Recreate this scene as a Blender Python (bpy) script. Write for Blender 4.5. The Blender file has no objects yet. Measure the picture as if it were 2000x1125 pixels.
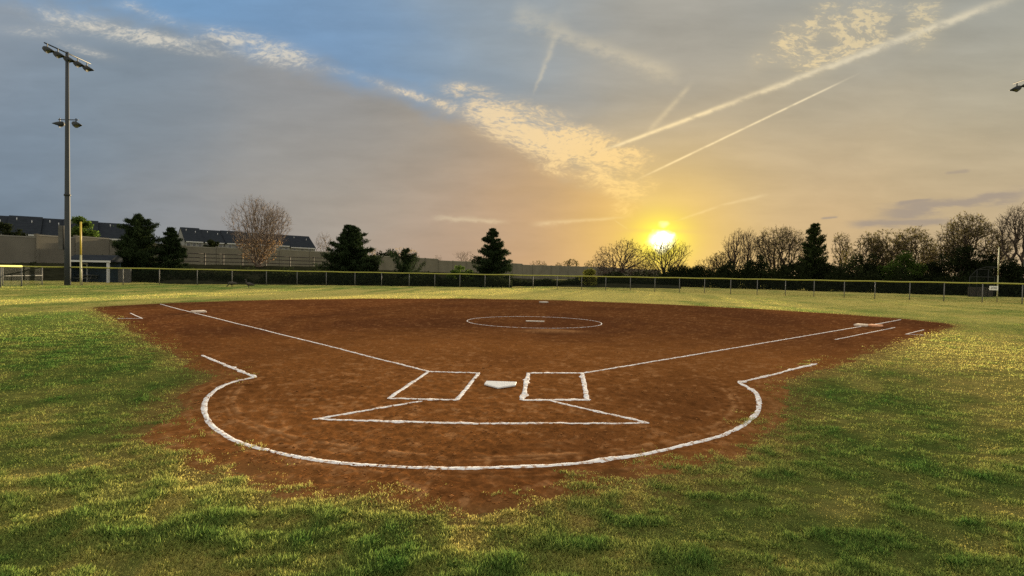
import bpy, bmesh, math, random
import numpy as np
from mathutils import Matrix, Vector
R = math.radians
rng = np.random.default_rng(7)
random.seed(7)
scene = bpy.context.scene
COL = scene.collection

# ------------------------------------------------------------------ camera
EXPO = 2.0
F, YH, ROLL, CAMH = 1080.0, 537.0, R(1.0), 1.54
PITCH = math.atan((562.5 - YH) / F)
_fw = np.array([0, math.cos(PITCH), -math.sin(PITCH)])
_up = np.array([0, math.sin(PITCH), math.cos(PITCH)])
_rt = np.array([1.0, 0, 0])
CR = _rt * math.cos(ROLL) + _up * math.sin(ROLL)
CU = _up * math.cos(ROLL) - _rt * math.sin(ROLL)
CC = np.array([0, 0, CAMH])

def ray(px, py):
    return _fw + (px - 1000) / F * CR - (py - 562.5) / F * CU
def gp(px, py, z=0.0):
    """ground point seen at that photo pixel"""
    d = ray(px, py); t = (z - CAMH) / d[2]
    p = CC + t * d
    return np.array([p[0], p[1]])
def proj(x, y, z=0.0):
    d = np.stack([np.asarray(x, float), np.asarray(y, float), np.zeros_like(x) + z - CAMH], -1)
    w = np.maximum(d @ _fw, 0.05)
    return 1000 + F * (d @ CR) / w, 562.5 - F * (d @ CU) / w
def hor(px): return YH + math.tan(ROLL) * (px - 1000)
def at(px, D): return ((px - 1000) / F * D, D)
def zt(px, py, D): return CAMH + (hor(px) - py) * D / F

cam = bpy.data.cameras.new('camera'); co = bpy.data.objects.new('camera', cam); COL.objects.link(co)
cam.sensor_width = 36; cam.lens = F / 2000 * 36; cam.clip_end = 8000; cam.clip_start = 0.05
m = Matrix(((CR[0], CU[0], -_fw[0], 0), (CR[1], CU[1], -_fw[1], 0), (CR[2], CU[2], -_fw[2], CAMH), (0, 0, 0, 1)))
co.matrix_world = m
scene.camera = co
scene.view_settings.view_transform = 'Standard'
scene.view_settings.look = 'None'
scene.view_settings.exposure = EXPO
scene.view_settings.gamma = 1
scene.view_settings.use_curve_mapping = False
scene.render.engine = 'CYCLES'
scene.cycles.max_bounces = 5
scene.cycles.diffuse_bounces = 2
scene.cycles.glossy_bounces = 2
scene.cycles.transmission_bounces = 3
scene.cycles.transparent_max_bounces = 24
scene.cycles.use_denoising = False

# ------------------------------------------------------------------ numpy noise
def _h(ix, iy, s):
    n = (ix.astype(np.int64) * 374761393 + iy.astype(np.int64) * 668265263 + s * 974711) & 0xffffffff
    n = ((n ^ (n >> 13)) * 1274126177) & 0xffffffff
    n = n ^ (n >> 16)
    return (n & 0xffff) / 65535.0
def vn(x, y, s=0):
    x = np.asarray(x, float); y = np.asarray(y, float)
    ix = np.floor(x); iy = np.floor(y); fx = x - ix; fy = y - iy
    fx = fx * fx * (3 - 2 * fx); fy = fy * fy * (3 - 2 * fy)
    a = _h(ix, iy, s); b = _h(ix + 1, iy, s); c = _h(ix, iy + 1, s); d = _h(ix + 1, iy + 1, s)
    return (a * (1 - fx) + b * fx) * (1 - fy) + (c * (1 - fx) + d * fx) * fy
def fbm(x, y, s=0, o=4):
    v = 0; a = .5; t = 0
    for i in range(o):
        v = v + a * vn(x * 2 ** i + 17.3 * i, y * 2 ** i - 9.1 * i, s + i); t += a; a *= .5
    return v / t
def sst(a, b, x):
    t = np.clip((x - a) / (b - a), 0, 1); return t * t * (3 - 2 * t)

# ------------------------------------------------------------------ materials
def newmat(name):
    m = bpy.data.materials.new(name); m.use_nodes = True
    nt = m.node_tree; b = nt.nodes['Principled BSDF']
    return m, nt, b
def simple(name, col, rough=.7, metal=0.0, var=.25, scale=6.0, bump=0.0, bscale=40.0, spec=.3):
    m, nt, b = newmat(name)
    tc = nt.nodes.new('ShaderNodeTexCoord')
    n = nt.nodes.new('ShaderNodeTexNoise'); n.inputs['Scale'].default_value = scale; n.inputs['Detail'].default_value = 5
    nt.links.new(tc.outputs['Object'], n.inputs['Vector'])
    r = nt.nodes.new('ShaderNodeValToRGB')
    r.color_ramp.elements[0].position = .3; r.color_ramp.elements[1].position = .7
    r.color_ramp.elements[0].color = (*[c * (1 - var) for c in col], 1)
    r.color_ramp.elements[1].color = (*[min(1, c * (1 + var)) for c in col], 1)
    nt.links.new(n.outputs['Fac'], r.inputs['Fac']); nt.links.new(r.outputs['Color'], b.inputs['Base Color'])
    b.inputs['Roughness'].default_value = rough; b.inputs['Metallic'].default_value = metal
    b.inputs['Specular IOR Level'].default_value = spec
    if bump:
        n2 = nt.nodes.new('ShaderNodeTexNoise'); n2.inputs['Scale'].default_value = bscale; n2.inputs['Detail'].default_value = 4
        nt.links.new(tc.outputs['Object'], n2.inputs['Vector'])
        bp = nt.nodes.new('ShaderNodeBump'); bp.inputs['Strength'].default_value = bump; bp.inputs['Distance'].default_value = .02
        nt.links.new(n2.outputs['Fac'], bp.inputs['Height']); nt.links.new(bp.outputs['Normal'], b.inputs['Normal'])
    return m
def leafmat(name, col, trans=.45, attr=False):
    m, nt, b = newmat(name)
    nt.nodes.remove(b)
    out = nt.nodes['Material Output']
    d = nt.nodes.new('ShaderNodeBsdfDiffuse'); t = nt.nodes.new('ShaderNodeBsdfTranslucent'); mx = nt.nodes.new('ShaderNodeMixShader')
    mx.inputs[0].default_value = trans
    if attr:
        a = nt.nodes.new('ShaderNodeVertexColor'); a.layer_name = 'Col'; s = a.outputs['Color']
    else:
        g = nt.nodes.new('ShaderNodeNewGeometry'); r = nt.nodes.new('ShaderNodeValToRGB')
        r.color_ramp.elements[0].color = (*[c * .55 for c in col], 1); r.color_ramp.elements[1].color = (*[c * 1.5 for c in col], 1)
        nt.links.new(g.outputs['Random Per Island'], r.inputs['Fac']); s = r.outputs['Color']
    nt.links.new(s, d.inputs['Color']); nt.links.new(s, t.inputs['Color'])
    nt.links.new(d.outputs[0], mx.inputs[1]); nt.links.new(t.outputs[0], mx.inputs[2]); nt.links.new(mx.outputs[0], out.inputs['Surface'])
    return m

M = {}
M['bark'] = simple('bark', (.06, .042, .03), .9, var=.35, scale=3)
M['bark_warm'] = simple('bark_warm', (.16, .118, .088), .9, var=.3, scale=3)
M['cedar'] = leafmat('cedar_needles', (.022, .034, .014), .25)
M['pine'] = leafmat('pine_needles', (.03, .042, .014), .25)
M['leaf_green'] = leafmat('leaf_green', (.06, .095, .02), .5)
M['leaf_dark'] = leafmat('leaf_dark', (.016, .021, .009), .35)
M['leaf_bud'] = leafmat('leaf_bud', (.10, .085, .03), .5)
M['leaf_rust'] = leafmat('leaf_rust', (.20, .13, .065), .45)
M['leaf_lime'] = leafmat('leaf_lime', (.16, .16, .03), .5)
M['blossom'] = leafmat('blossom', (.30, .24, .17), .5)
M['steel'] = simple('galvanised_steel', (.085, .09, .092), .7, .1, .12, 8)
M['post_steel'] = simple('fence_post_steel', (.15, .145, .135), .65, .1, .15, 8)
M['pole'] = simple('pole_steel', (.050, .056, .066), .7, 0, .06, .5, 0, 40, .15)
M['dark_metal'] = simple('dark_metal', (.02, .024, .027), .6, .1, .2, 5)
M['dark_pipe'] = simple('dark_pipe', (.035, .037, .035), .8, 0, .1, 5, spec=.1)
M['lens'] = simple('lamp_lens', (.16, .16, .15), .3, 0, .05, 5)
M['yellow'] = simple('yellow_cap', (.33, .32, .06), .6, 0, .10, 3)
M['yellow_pole'] = simple('yellow_paint', (.52, .38, .05), .55, 0, .08, 3)
M['pale_yellow'] = simple('pale_yellow_paint', (.40, .38, .22), .55, 0, .08, 3)
M['white'] = simple('white_paint', (.42, .43, .45), .6, 0, .06, 6)
M['rubber'] = simple('white_rubber', (.66, .66, .67), .5, 0, .07, 30, .15, 60)
M['base_pale'] = simple('pale_rubber', (.50, .44, .38), .6, 0, .12, 14, .2, 50)
M['base_dusty'] = simple('dusty_canvas', (.62, .50, .40), .7, 0, .18, 14, .2, 50)
M['base_orange'] = simple('orange_canvas', (.62, .30, .16), .7, 0, .15, 14, .2, 50)
M['concrete'] = simple('wall_concrete', (.142, .131, .106), .95, 0, .14, .35, .3, 12, 0)
M['concrete_cap'] = simple('wall_cap', (.21, .20, .17), .95, 0, .10, .6, .2, 12, 0)
M['siding'] = simple('white_siding', (.18, .185, .195), .8, 0, .05, 2, 0, 40, .1)
M['glass'] = simple('window_glass', (.03, .035, .045), .1, 0, .1, 2, spec=.6)
M['blue_panel'] = simple('blue_panel', (.012, .024, .038), .8, 0, .2, 3)
M['grey_panel'] = simple('grey_panel', (.075, .073, .07), .8, 0, .15, 3)
M['wood_dark'] = simple('weathered_wood', (.06, .05, .04), .85, 0, .3, 5)
M['goose_dark'] = simple('goose_plumage', (.05, .042, .034), .8, 0, .35, 9)
M['goose_pale'] = simple('goose_breast', (.22, .19, .15), .8, 0, .2, 9)
M['sign_white'] = simple('sign_white', (.78, .77, .74), .5, 0, .04, 9)
M['sign_ink'] = simple('sign_ink', (.03, .03, .035), .5, 0, .1, 9)

# shingles
def shingles():
    m, nt, b = newmat('slate_shingles')
    tc = nt.nodes.new('ShaderNodeTexCoord'); br = nt.nodes.new('ShaderNodeTexBrick')
    br.inputs['Scale'].default_value = 1.0; br.inputs['Brick Width'].default_value = .5; br.inputs['Row Height'].default_value = .25
    br.inputs['Mortar Size'].default_value = .012
    br.inputs['Color1'].default_value = (.026, .031, .039, 1); br.inputs['Color2'].default_value = (.019, .023, .030, 1); br.inputs['Mortar'].default_value = (.012, .014, .017, 1)
    nt.links.new(tc.outputs['Object'], br.inputs['Vector']); nt.links.new(br.outputs['Color'], b.inputs['Base Color'])
    b.inputs['Roughness'].default_value = .9; b.inputs['Specular IOR Level'].default_value = .05
    return m
M['shingle'] = shingles()

def chainlink():
    m, nt, b = newmat('chain_link')
    out = nt.nodes['Material Output']
    uv = nt.nodes.new('ShaderNodeUVMap'); uv.uv_map = 'UVMap'
    sep = nt.nodes.new('ShaderNodeSeparateXYZ'); nt.links.new(uv.outputs['UV'], sep.inputs[0])
    def mth(op, a, bb=None):
        n = nt.nodes.new('ShaderNodeMath'); n.operation = op
        for i, v in enumerate((a, bb)):
            if v is None: continue
            if isinstance(v, (int, float)): n.inputs[i].default_value = v
            else: nt.links.new(v, n.inputs[i])
        return n.outputs[0]
    p = 1 / .06
    a = mth('ABSOLUTE', mth('SUBTRACT', mth('FRACT', mth('MULTIPLY', mth('ADD', sep.outputs[0], sep.outputs[1]), p)), .5))
    c = mth('ABSOLUTE', mth('SUBTRACT', mth('FRACT', mth('MULTIPLY', mth('SUBTRACT', sep.outputs[0], sep.outputs[1]), p)), .5))
    wire = mth('LESS_THAN', mth('MINIMUM', a, c), .058)
    tr = nt.nodes.new('ShaderNodeBsdfTransparent'); mx = nt.nodes.new('ShaderNodeMixShader')
    b.inputs['Base Color'].default_value = (.014, .018, .016, 1); b.inputs['Roughness'].default_value = .8; b.inputs['Specular IOR Level'].default_value = .1
    nt.links.new(wire, mx.inputs[0]); nt.links.new(tr.outputs[0], mx.inputs[1]); nt.links.new(b.outputs[0], mx.inputs[2])
    nt.links.new(mx.outputs[0], out.inputs['Surface'])
    return m
M['chain'] = chainlink()

# ------------------------------------------------------------------ object helpers
def tag(o, label=None, cat=None, group=None, kind=None):
    if label: o['label'] = label
    if cat: o['category'] = cat
    if group: o['group'] = group
    if kind: o['kind'] = kind
    return o
def empty(name, loc, label, cat, group=None, rz=0):
    o = bpy.data.objects.new(name, None); COL.objects.link(o); o.location = loc; o.rotation_euler = (0, 0, rz)
    o.empty_display_size = .2
    return tag(o, label, cat, group)
def link(name, me, mat, parent=None, loc=(0, 0, 0)):
    o = bpy.data.objects.new(name, me); COL.objects.link(o)
    if mat is not None: me.materials.append(mat)
    if parent: o.parent = parent
    o.location = loc
    return o
def npmesh(name, V, Fc, cols=None, uv=None, smooth=False):
    """V (n,3); Fc (m,k) constant k; fast mesh"""
    me = bpy.data.meshes.new(name)
    V = np.ascontiguousarray(V, np.float32); Fc = np.ascontiguousarray(Fc, np.int32)
    n, k = Fc.shape
    me.vertices.add(len(V)); me.vertices.foreach_set('co', V.ravel())
    me.loops.add(n * k); me.loops.foreach_set('vertex_index', Fc.ravel())
    me.polygons.add(n); me.polygons.foreach_set('loop_start', np.arange(0, n * k, k, dtype=np.int32))
    if smooth: me.polygons.foreach_set('use_smooth', np.ones(n, bool))
    if cols is not None:
        c = me.color_attributes.new('Col', 'FLOAT_COLOR', 'POINT')
        c4 = np.ones((len(V), 4), np.float32); c4[:, :3] = cols
        c.data.foreach_set('color', c4.ravel())
    if uv is not None:
        l = me.uv_layers.new(name='UVMap'); l.data.foreach_set('uv', np.ascontiguousarray(uv[Fc.ravel()], np.float32).ravel())
    me.update(calc_edges=True); me.validate()
    return me
class B:
    """collects simple shapes into ONE mesh"""
    def __init__(s): s.bm = bmesh.new()
    def box(s, lo, hi, bev=0.0, rot=None, piv=None):
        g = bmesh.ops.create_cube(s.bm, size=1)['verts']
        c = [(a + b) / 2 for a, b in zip(lo, hi)]; d = [b - a for a, b in zip(lo, hi)]
        for v in g: v.co = Vector([v.co[i] * d[i] + c[i] for i in range(3)])
        if bev:
            es = list({e for v in g for e in v.link_edges})
            r = bmesh.ops.bevel(s.bm, geom=es, offset=bev, segments=2, affect='EDGES', profile=.6)
            g = list({v for f in r['faces'] for v in f.verts} | {v for v in g if v.is_valid})
        if rot is not None:
            bmesh.ops.rotate(s.bm, verts=g, cent=piv or c, matrix=rot)
        return s
    def tube(s, pts, rad, n=8, cap=True):
        pts = [Vector(p) for p in pts]
        rad = [rad] * len(pts) if isinstance(rad, (int, float)) else rad
        rings = []
        for i, p in enumerate(pts):
            t = (pts[min(i + 1, len(pts) - 1)] - pts[max(i - 1, 0)]).normalized()
            a = Vector((0, 0, 1)) if abs(t.z) < .9 else Vector((1, 0, 0))
            x = t.cross(a).normalized(); y = t.cross(x).normalized()
            rings.append([s.bm.verts.new(p + rad[i] * (x * math.cos(2 * math.pi * k / n) + y * math.sin(2 * math.pi * k / n))) for k in range(n)])
        for i in range(len(rings) - 1):
            for k in range(n):
                f = s.bm.faces.new((rings[i][k], rings[i][(k + 1) % n], rings[i + 1][(k + 1) % n], rings[i + 1][k])); f.smooth = True
        if cap:
            s.bm.faces.new(rings[0][::-1]); s.bm.faces.new(rings[-1])
        return s
    def prism(s, poly, d):
        """poly: list of 3d points, extruded by vector d"""
        a = [s.bm.verts.new(p) for p in poly]; b = [s.bm.verts.new(Vector(p) + Vector(d)) for p in poly]
        s.bm.faces.new(a[::-1]); s.bm.faces.new(b)
        n = len(a)
        for i in range(n): s.bm.faces.new((a[i], a[(i + 1) % n], b[(i + 1) % n], b[i]))
        return s
    def build(s, name, mat, parent=None, loc=(0, 0, 0)):
        bmesh.ops.recalc_face_normals(s.bm, faces=s.bm.faces)
        me = bpy.data.meshes.new(name); s.bm.to_mesh(me); s.bm.free()
        return link(name, me, mat, parent, loc)

# ------------------------------------------------------------------ sky (world)
SUNPX = (1291, 470)
sd = ray(*SUNPX); sd = sd / np.linalg.norm(sd)
SUN_EL = math.asin(sd[2]); SUN_AZ = math.atan2(sd[0], sd[1])
world = bpy.data.worlds.new('World'); scene.world = world; world.use_nodes = True
NT = world.node_tree
for n in list(NT.nodes): NT.nodes.remove(n)
def nd(t): return NT.nodes.new(t)
class X:
    def __init__(s, o): s.o = o
    def _m(op, a, b=None, c=None):
        n = nd('ShaderNodeMath'); n.operation = op
        for i, v in enumerate((a, b, c)):
            if v is None: continue
            if isinstance(v, X): NT.links.new(v.o, n.inputs[i])
            else: n.inputs[i].default_value = v
        return X(n.outputs[0])
    def __add__(a, b): return X._m('ADD', a, b)
    __radd__ = __add__
    def __sub__(a, b): return X._m('SUBTRACT', a, b)
    def __rsub__(a, b): return X._m('SUBTRACT', b, a)
    def __mul__(a, b): return X._m('MULTIPLY', a, b)
    __rmul__ = __mul__
    def __truediv__(a, b): return X._m('DIVIDE', a, b)
    def exp(a): return X._m('EXPONENT', a)
    def sqrt(a): return X._m('SQRT', a)
    def abs(a): return X._m('ABSOLUTE', a)
    def max(a, b): return X._m('MAXIMUM', a, b)
    def min(a, b): return X._m('MINIMUM', a, b)
    def clamp(a): return a.max(0.0).min(1.0)
    def ss(a, lo, hi):
        n = nd('ShaderNodeMapRange'); n.interpolation_type = 'SMOOTHSTEP'
        NT.links.new(a.o, n.inputs['Value']); n.inputs['From Min'].default_value = lo; n.inputs['From Max'].default_value = hi
        return X(n.outputs['Result'])
def comb(x, y, z=0.0):
    n = nd('ShaderNodeCombineXYZ')
    for i, v in enumerate((x, y, z)):
        if isinstance(v, X): NT.links.new(v.o, n.inputs[i])
        else: n.inputs[i].default_value = v
    return n.outputs[0]
def wn(x, y, seed, detail=4, rough=.5, dist=0.0):
    n = nd('ShaderNodeTexNoise'); n.noise_dimensions = '3D'; n.inputs['Scale'].default_value = 1.0
    n.inputs['Detail'].default_value = detail; n.inputs['Roughness'].default_value = rough; n.inputs['Distortion'].default_value = dist
    NT.links.new(comb(x, y, float(seed)), n.inputs['Vector']); return X(n.outputs['Fac'])
def s2l(c): return tuple(((v / 255) / 12.92 if v / 255 <= .04045 else ((v / 255 + .055) / 1.055) ** 2.4) for v in c)
def mixc(f, a, b):
    n = nd('ShaderNodeMix'); n.data_type = 'RGBA'; n.clamp_factor = True
    if isinstance(f, X): NT.links.new(f.o, n.inputs[0])
    else: n.inputs[0].default_value = f
    for i, v in ((6, a), (7, b)):
        if isinstance(v, tuple): n.inputs[i].default_value = (*v, 1)
        else: NT.links.new(v, n.inputs[i])
    return n.outputs[2]
def vop(op, a, b=None, scale=None):
    n = nd('ShaderNodeVectorMath'); n.operation = op
    for i, v in enumerate((a, b)):
        if v is None: continue
        if isinstance(v, tuple): n.inputs[i].default_value = v
        else: NT.links.new(v, n.inputs[i])
    if scale is not None:
        if isinstance(scale, X): NT.links.new(scale.o, n.inputs['Scale'])
        else: n.inputs['Scale'].default_value = scale
    return n.outputs[0]
tc = nd('ShaderNodeTexCoord'); sp = nd('ShaderNodeSeparateXYZ'); NT.links.new(tc.outputs['Generated'], sp.inputs[0])
dx, dy, dz = (X(o) for o in sp.outputs)
yy = dy.max(.08)
U = dx / yy; V = dz / yy
def uv(px, py):
    d = ray(px, py); return d[0] / d[1], d[2] / d[1]
K = 1 / F
# wind-like warp so that every edge of the cloud sheets is irregular
w1 = wn(U * 5, V * 11, 3, 3) - .5
w2 = wn(U * 5, V * 11, 9, 3) - .5
Uw = U + w1 * .10; Vw = V + w2 * .05
def field(pts, sig):
    num = None; den = None
    P = comb(Uw, Vw)
    for px, py, c in pts:
        u, v = uv(px, py)
        n = nd('ShaderNodeVectorMath'); n.operation = 'DISTANCE'; NT.links.new(P, n.inputs[0]); n.inputs[1].default_value = (u, v, 0)
        d = X(n.outputs['Value'])
        w = (d * d * (-1.0 / (sig * sig))).exp() + 1e-6
        cc = vop('SCALE', s2l(c), scale=w)
        num = cc if num is None else vop('ADD', num, cc)
        den = w if den is None else den + w
    return vop('SCALE', num, scale=1.0 / den if False else X._m('DIVIDE', 1.0, den))
clear = field([(60, -20, (118, 152, 186)), (360, 40, (112, 148, 184)), (620, 60, (116, 146, 178)), (800, 120, (120, 148, 176)), (1000, 160, (136, 150, 160)),
               (1000, 20, (150, 156, 158)), (1300, 60, (160, 156, 146)), (1300, 200, (158, 156, 146)), (1600, 60, (146, 149, 146)), (1900, 60, (152, 154, 148)),
               (1600, 230, (170, 162, 140)), (1950, 230, (172, 164, 140)), (1480, 340, (202, 178, 136)), (1800, 350, (190, 170, 134)), (1600, 440, (210, 174, 124)),
               (1950, 440, (192, 166, 128)), (1150, 330, (178, 162, 136)), (1290, 420, (240, 196, 110))], .16)
deck = field([(0, 60, (138, 148, 158)), (60, 220, (118, 134, 150)), (60, 380, (112, 126, 139)), (300, 160, (124, 137, 149)), (200, 200, (121, 136, 148)), (300, 330, (130, 137, 142)), (330, 440, (139, 139, 140)),
              (560, 210, (134, 138, 142)), (660, 220, (138, 139, 141)), (560, 360, (150, 148, 141)), (650, 410, (164, 156, 140)), (600, 460, (160, 148, 140)), (800, 300, (149, 145, 134)), (830, 430, (178, 154, 128)),
              (860, 500, (176, 150, 132)), (1020, 370, (166, 149, 126)), (1060, 470, (202, 162, 118)), (1210, 430, (232, 184, 106)), (1060, 540, (200, 156, 112))], .15)
# edge of the grey sheet
fc = nd('ShaderNodeFloatCurve'); cu = fc.mapping.curves[0]
edge = [(-200, -120), (0, -20), (240, 10), (420, 62), (640, 126), (760, 168), (950, 232), (1100, 310), (1230, 380), (1330, 500), (1500, 640)]
E = [uv(*p) for p in edge]; u0, u1 = E[0][0], E[-1][0]
EP = [((u - u0) / (u1 - u0), v + .2) for u, v in E]
cu.points[0].location = EP[0]; cu.points[1].location = EP[-1]
for p in EP[1:-1]: cu.points.new(*p)
fc.mapping.update()
NT.links.new(((U - u0) / (u1 - u0)).clamp().o, fc.inputs['Value'])
vedge = X(fc.outputs[0]) - .2
dist = vedge - Vw
deckm = (dist + (wn(U * 16, V * 30, 5, 4) - .5) * .05).ss(-.02, .045)
sky = mixc(deckm, clear, deck)
# soft streaks through both sheets
st = (wn(U * 3.5, V * 17, 21, 5, .55) - .5)
st2 = (wn(U * 9 + w1 * 2, V * 30, 23, 5, .6) - .5)
sky = vop('SCALE', sky, scale=st * .34 + st2 * .22 + 1.0)
# rippled bright cloud
def blob(px, py, rx, ry, rot, s):
    u, v = uv(px, py); c, q = math.cos(R(rot)), math.sin(R(rot))
    a = U - u; b = V - v
    x = (a * c - b * q) * (1 / (rx * K)); y = (a * q + b * c) * (1 / (ry * K))
    return ((x * x + y * y) * -1.0).exp() * s
def total(L):
    t = None
    for l in L:
        b = blob(*l); t = b if t is None else t + b
    return t
rip = wn(U * 95 + w1 * 8, V * 210 + w2 * 12, 31, 3, .6, .5)
rip2 = wn(U * 36 + w1 * 4, V * 84 + w2 * 6, 37, 5, .62, .4)
env = total([(190, 52, 150, 20, 12, .75), (60, 62, 60, 12, 4, .5), (340, 84, 90, 14, 10, .7), (520, 98, 95, 24, 14, 1.15), (300, 30, 50, 12, 15, .5), (250, 8, 30, 8, 0, .45), (440, 72, 60, 14, 8, .5), (170, 100, 60, 10, 14, .5),
             (905, 176, 48, 14, 4, .75), (790, 182, 40, 8, 14, .55), (960, 225, 60, 25, 14, .75), (700, 150, 60, 9, 14, .5), (850, 200, 60, 10, 18, .5), (1060, 262, 110, 42, 20, 1.15), (1150, 305, 85, 44, 22, 1.1), (980, 250, 80, 22, 16, .7),
             (1235, 300, 50, 20, 10, .7), (1110, 335, 60, 12, 4, .6), (1225, 370, 45, 28, 20, .8), (1215, 410, 30, 26, 20, .55), (1270, 362, 22, 14, 0, .5)])
puff = total([(1545, 80, 55, 38, -30, .9), (1600, 40, 50, 18, -10, .7), (1575, 120, 50, 35, -20, .8), (1620, 12, 45, 14, 0, .8), (1700, 60, 40, 55, 10, .8), (1805, 35, 34, 60, 12, 1.5), (1690, 40, 55, 50, 0, .9), (1640, 62, 40, 30, 0, .75), (1640, 110, 60, 20, -24, .7), (1480, 120, 20, 20, 0, .4),
              (1080, 55, 8, 60, 20, .25), (1180, 80, 60, 18, -18, .2)])
brk = wn(U * 11 + w1 * 2, V * 24, 45, 4, .6)
env = env * (brk * 3.0 - .62).clamp()
puff = puff * (brk * 2.4 - .35).clamp()
cm = (env * ((rip * 1.5 + rip2 * 1.5 - 1.5) * .9 + .44)).ss(.06, .58)
pm = (puff * ((rip2 * 2.2 + rip * 1.2 - 1.7) * 1.0 + .30)).ss(.14, .60)
su, sv = uv(*SUNPX)
ds = ((U - su) * (U - su) + (V - sv) * (V - sv) * 1.3).sqrt()
ccol = mixc(ds.ss(.0, .85), s2l((255, 214, 140)), s2l((206, 200, 186)))
sky = mixc((env * .26).min(.28), sky, ccol)
sky = mixc(cm * .82, sky, ccol)
pcol = mixc(ds.ss(.2, .8), s2l((250, 220, 160)), s2l((206, 192, 158)))
sky = mixc((puff * .18).min(.2), sky, pcol)
sky = mixc(pm * .66, sky, pcol)
# vapour trails, laid on the far sky as straight soft lines
TRN = wn(U * 34, V * 60, 41, 4, .6)
def trail(a, b, wa, wb, s, rag=.5):
    global sky
    (ua, va), (ub, vb) = uv(*a), uv(*b)
    L = math.hypot(ub - ua, vb - va); tx, ty = (ub - ua) / L, (vb - va) / L
    nz = TRN
    t = ((U - ua) * tx + (V - va) * ty) * (1 / L)
    q = (U - ua) * (-ty) + (V - va) * tx + (nz - .5) * (rag * (wa + wb) * .5 * K)
    w = (t.clamp() * (wb - wa) + wa) * (.62 * K)
    r = q / w
    mk = (r * r * -1.0).exp() * t.ss(-.08, .18) * (1.0 - t.ss(.80, 1.08)) * (nz * 2.4 - .35).clamp() * s
    sky = mixc(mk, sky, mixc(ds.ss(0, .6), s2l((252, 222, 164)), s2l((214, 203, 176))))
trail((1180, 293), (1440, 197), 4.5, 7, 1.1, .7)
trail((1400, 212), (1985, -8), 7, 14, .85, 1.3)
trail((1250, 348), (1660, 152), 3.2, 2.8, 1.1, .25)
trail((1042, 182), (1090, 60), 4, 12, .30, 1.5)
trail((1262, 262), (1352, 162), 9, 8, .30, .8)
trail((1318, 432), (1402, 404), 3, 4, .55, 1)
trail((1402, 402), (1500, 380), 3, 6, .35, 1)
trail((1040, 438), (1225, 424), 8, 3.5, .42, 1.5)
trail((1200, 430), (1227, 448), 2, 2, .3, .5)
trail((845, 424), (990, 434), 8, 6, .38, 2.5)
trail((1090, 62), (1330, 152), 20, 30, .30, 1.0)
trail((1000, 20), (1120, 70), 40, 30, .25, 1.0)
# grey-mauve streaks low on the right
STN = wn(U * 9, V * 40, 61, 4, .6)
def streak(a, b, w, s):
    global sky
    (ua, va), (ub, vb) = uv(*a), uv(*b)
    L = math.hypot(ub - ua, vb - va); tx, ty = (ub - ua) / L, (vb - va) / L
    nz = STN
    t = ((U - ua) * tx + (V - va) * ty) * (1 / L)
    q = ((U - ua) * (-ty) + (V - va) * tx + (nz - .5) * (w * 4.5 * K)) * (1 / (w * K))
    mk = ((q * q * -1.0).exp() * t.ss(-.05, .25) * (1.0 - t.ss(.75, 1.05)) * s)
    sky = mixc(mk.ss(.05, .95) * .85, sky, s2l((158, 144, 130)))
streak((1690, 424), (2040, 372), 13, .95)
streak((1640, 440), (1880, 428), 8, .9)
streak((1740, 402), (1830, 388), 5, .8)
streak((1600, 428), (1640, 424), 3, .8)
streak((1840, 340), (1900, 330), 4, .6)
streak((1250, 432), (1345, 430), 3, .5)
sky = vop('SCALE', sky, scale=1.10)
# the sun behind thin cloud: disc, aureole, wide glow
def add(c, f):
    global sky
    sky = vop('ADD', sky, vop('SCALE', c, scale=f))
g1 = (ds * ds * (-1 / (.135 ** 2))).exp()
g2 = (ds * ds * (-1 / (.050 ** 2))).exp()
sky = mixc(g1 * .70, sky, s2l((255, 212, 108)))
band = (V + (wn(U * 20, V * 10, 71, 3) - .5) * .004)
cut = uv(1292, 451)[1]
b_ = ((band - cut) * (1 / (4.5 * K)))
bar = 1.0 - (b_ * b_ * -1.0).exp() * .35
sky = mixc(g2 * bar, sky, s2l((255, 238, 60)))
g3 = (ds * ds * (-1 / (.036 ** 2))).exp()
add((.9, .75, .12), g3 * bar * .6)
w3 = wn(U * 60, V * 60, 81, 2) - .5
w4 = wn(U * 60, V * 60, 83, 2) - .5
def disc(px, py, rx, ry, gain, soft=1.0):
    u, v = uv(px, py)
    a = (U - u + w3 * .016) * (1 / (rx * K)); b = (V - v + w4 * .014) * (1 / (ry * K))
    rr = (a * a + b * b).sqrt()
    add((1.0, .97, .82), (1.0 - rr.ss(1.0 - .45 * soft, 1.0 + .45 * soft)) * gain)
disc(1291, 470, 19, 14, 2.0, 1.7)
disc(1298, 463, 12, 9, 2.0, 1.6)
disc(1292, 484, 9, 8, 1.5, 1.8)
disc(1296, 438, 8, 5, .35, 2.0)
# outside the view: Nishita sky plus an added constant fill light for the ground
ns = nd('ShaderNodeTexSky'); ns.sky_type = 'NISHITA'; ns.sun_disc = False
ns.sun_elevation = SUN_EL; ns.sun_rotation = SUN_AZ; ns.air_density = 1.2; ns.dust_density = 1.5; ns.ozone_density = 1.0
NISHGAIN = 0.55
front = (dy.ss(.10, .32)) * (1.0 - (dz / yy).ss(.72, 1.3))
fill_sky = vop('ADD', vop('SCALE', ns.outputs[0], scale=NISHGAIN * .1), (.88, .83, .72))
sky = mixc(front, fill_sky, sky)
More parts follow.
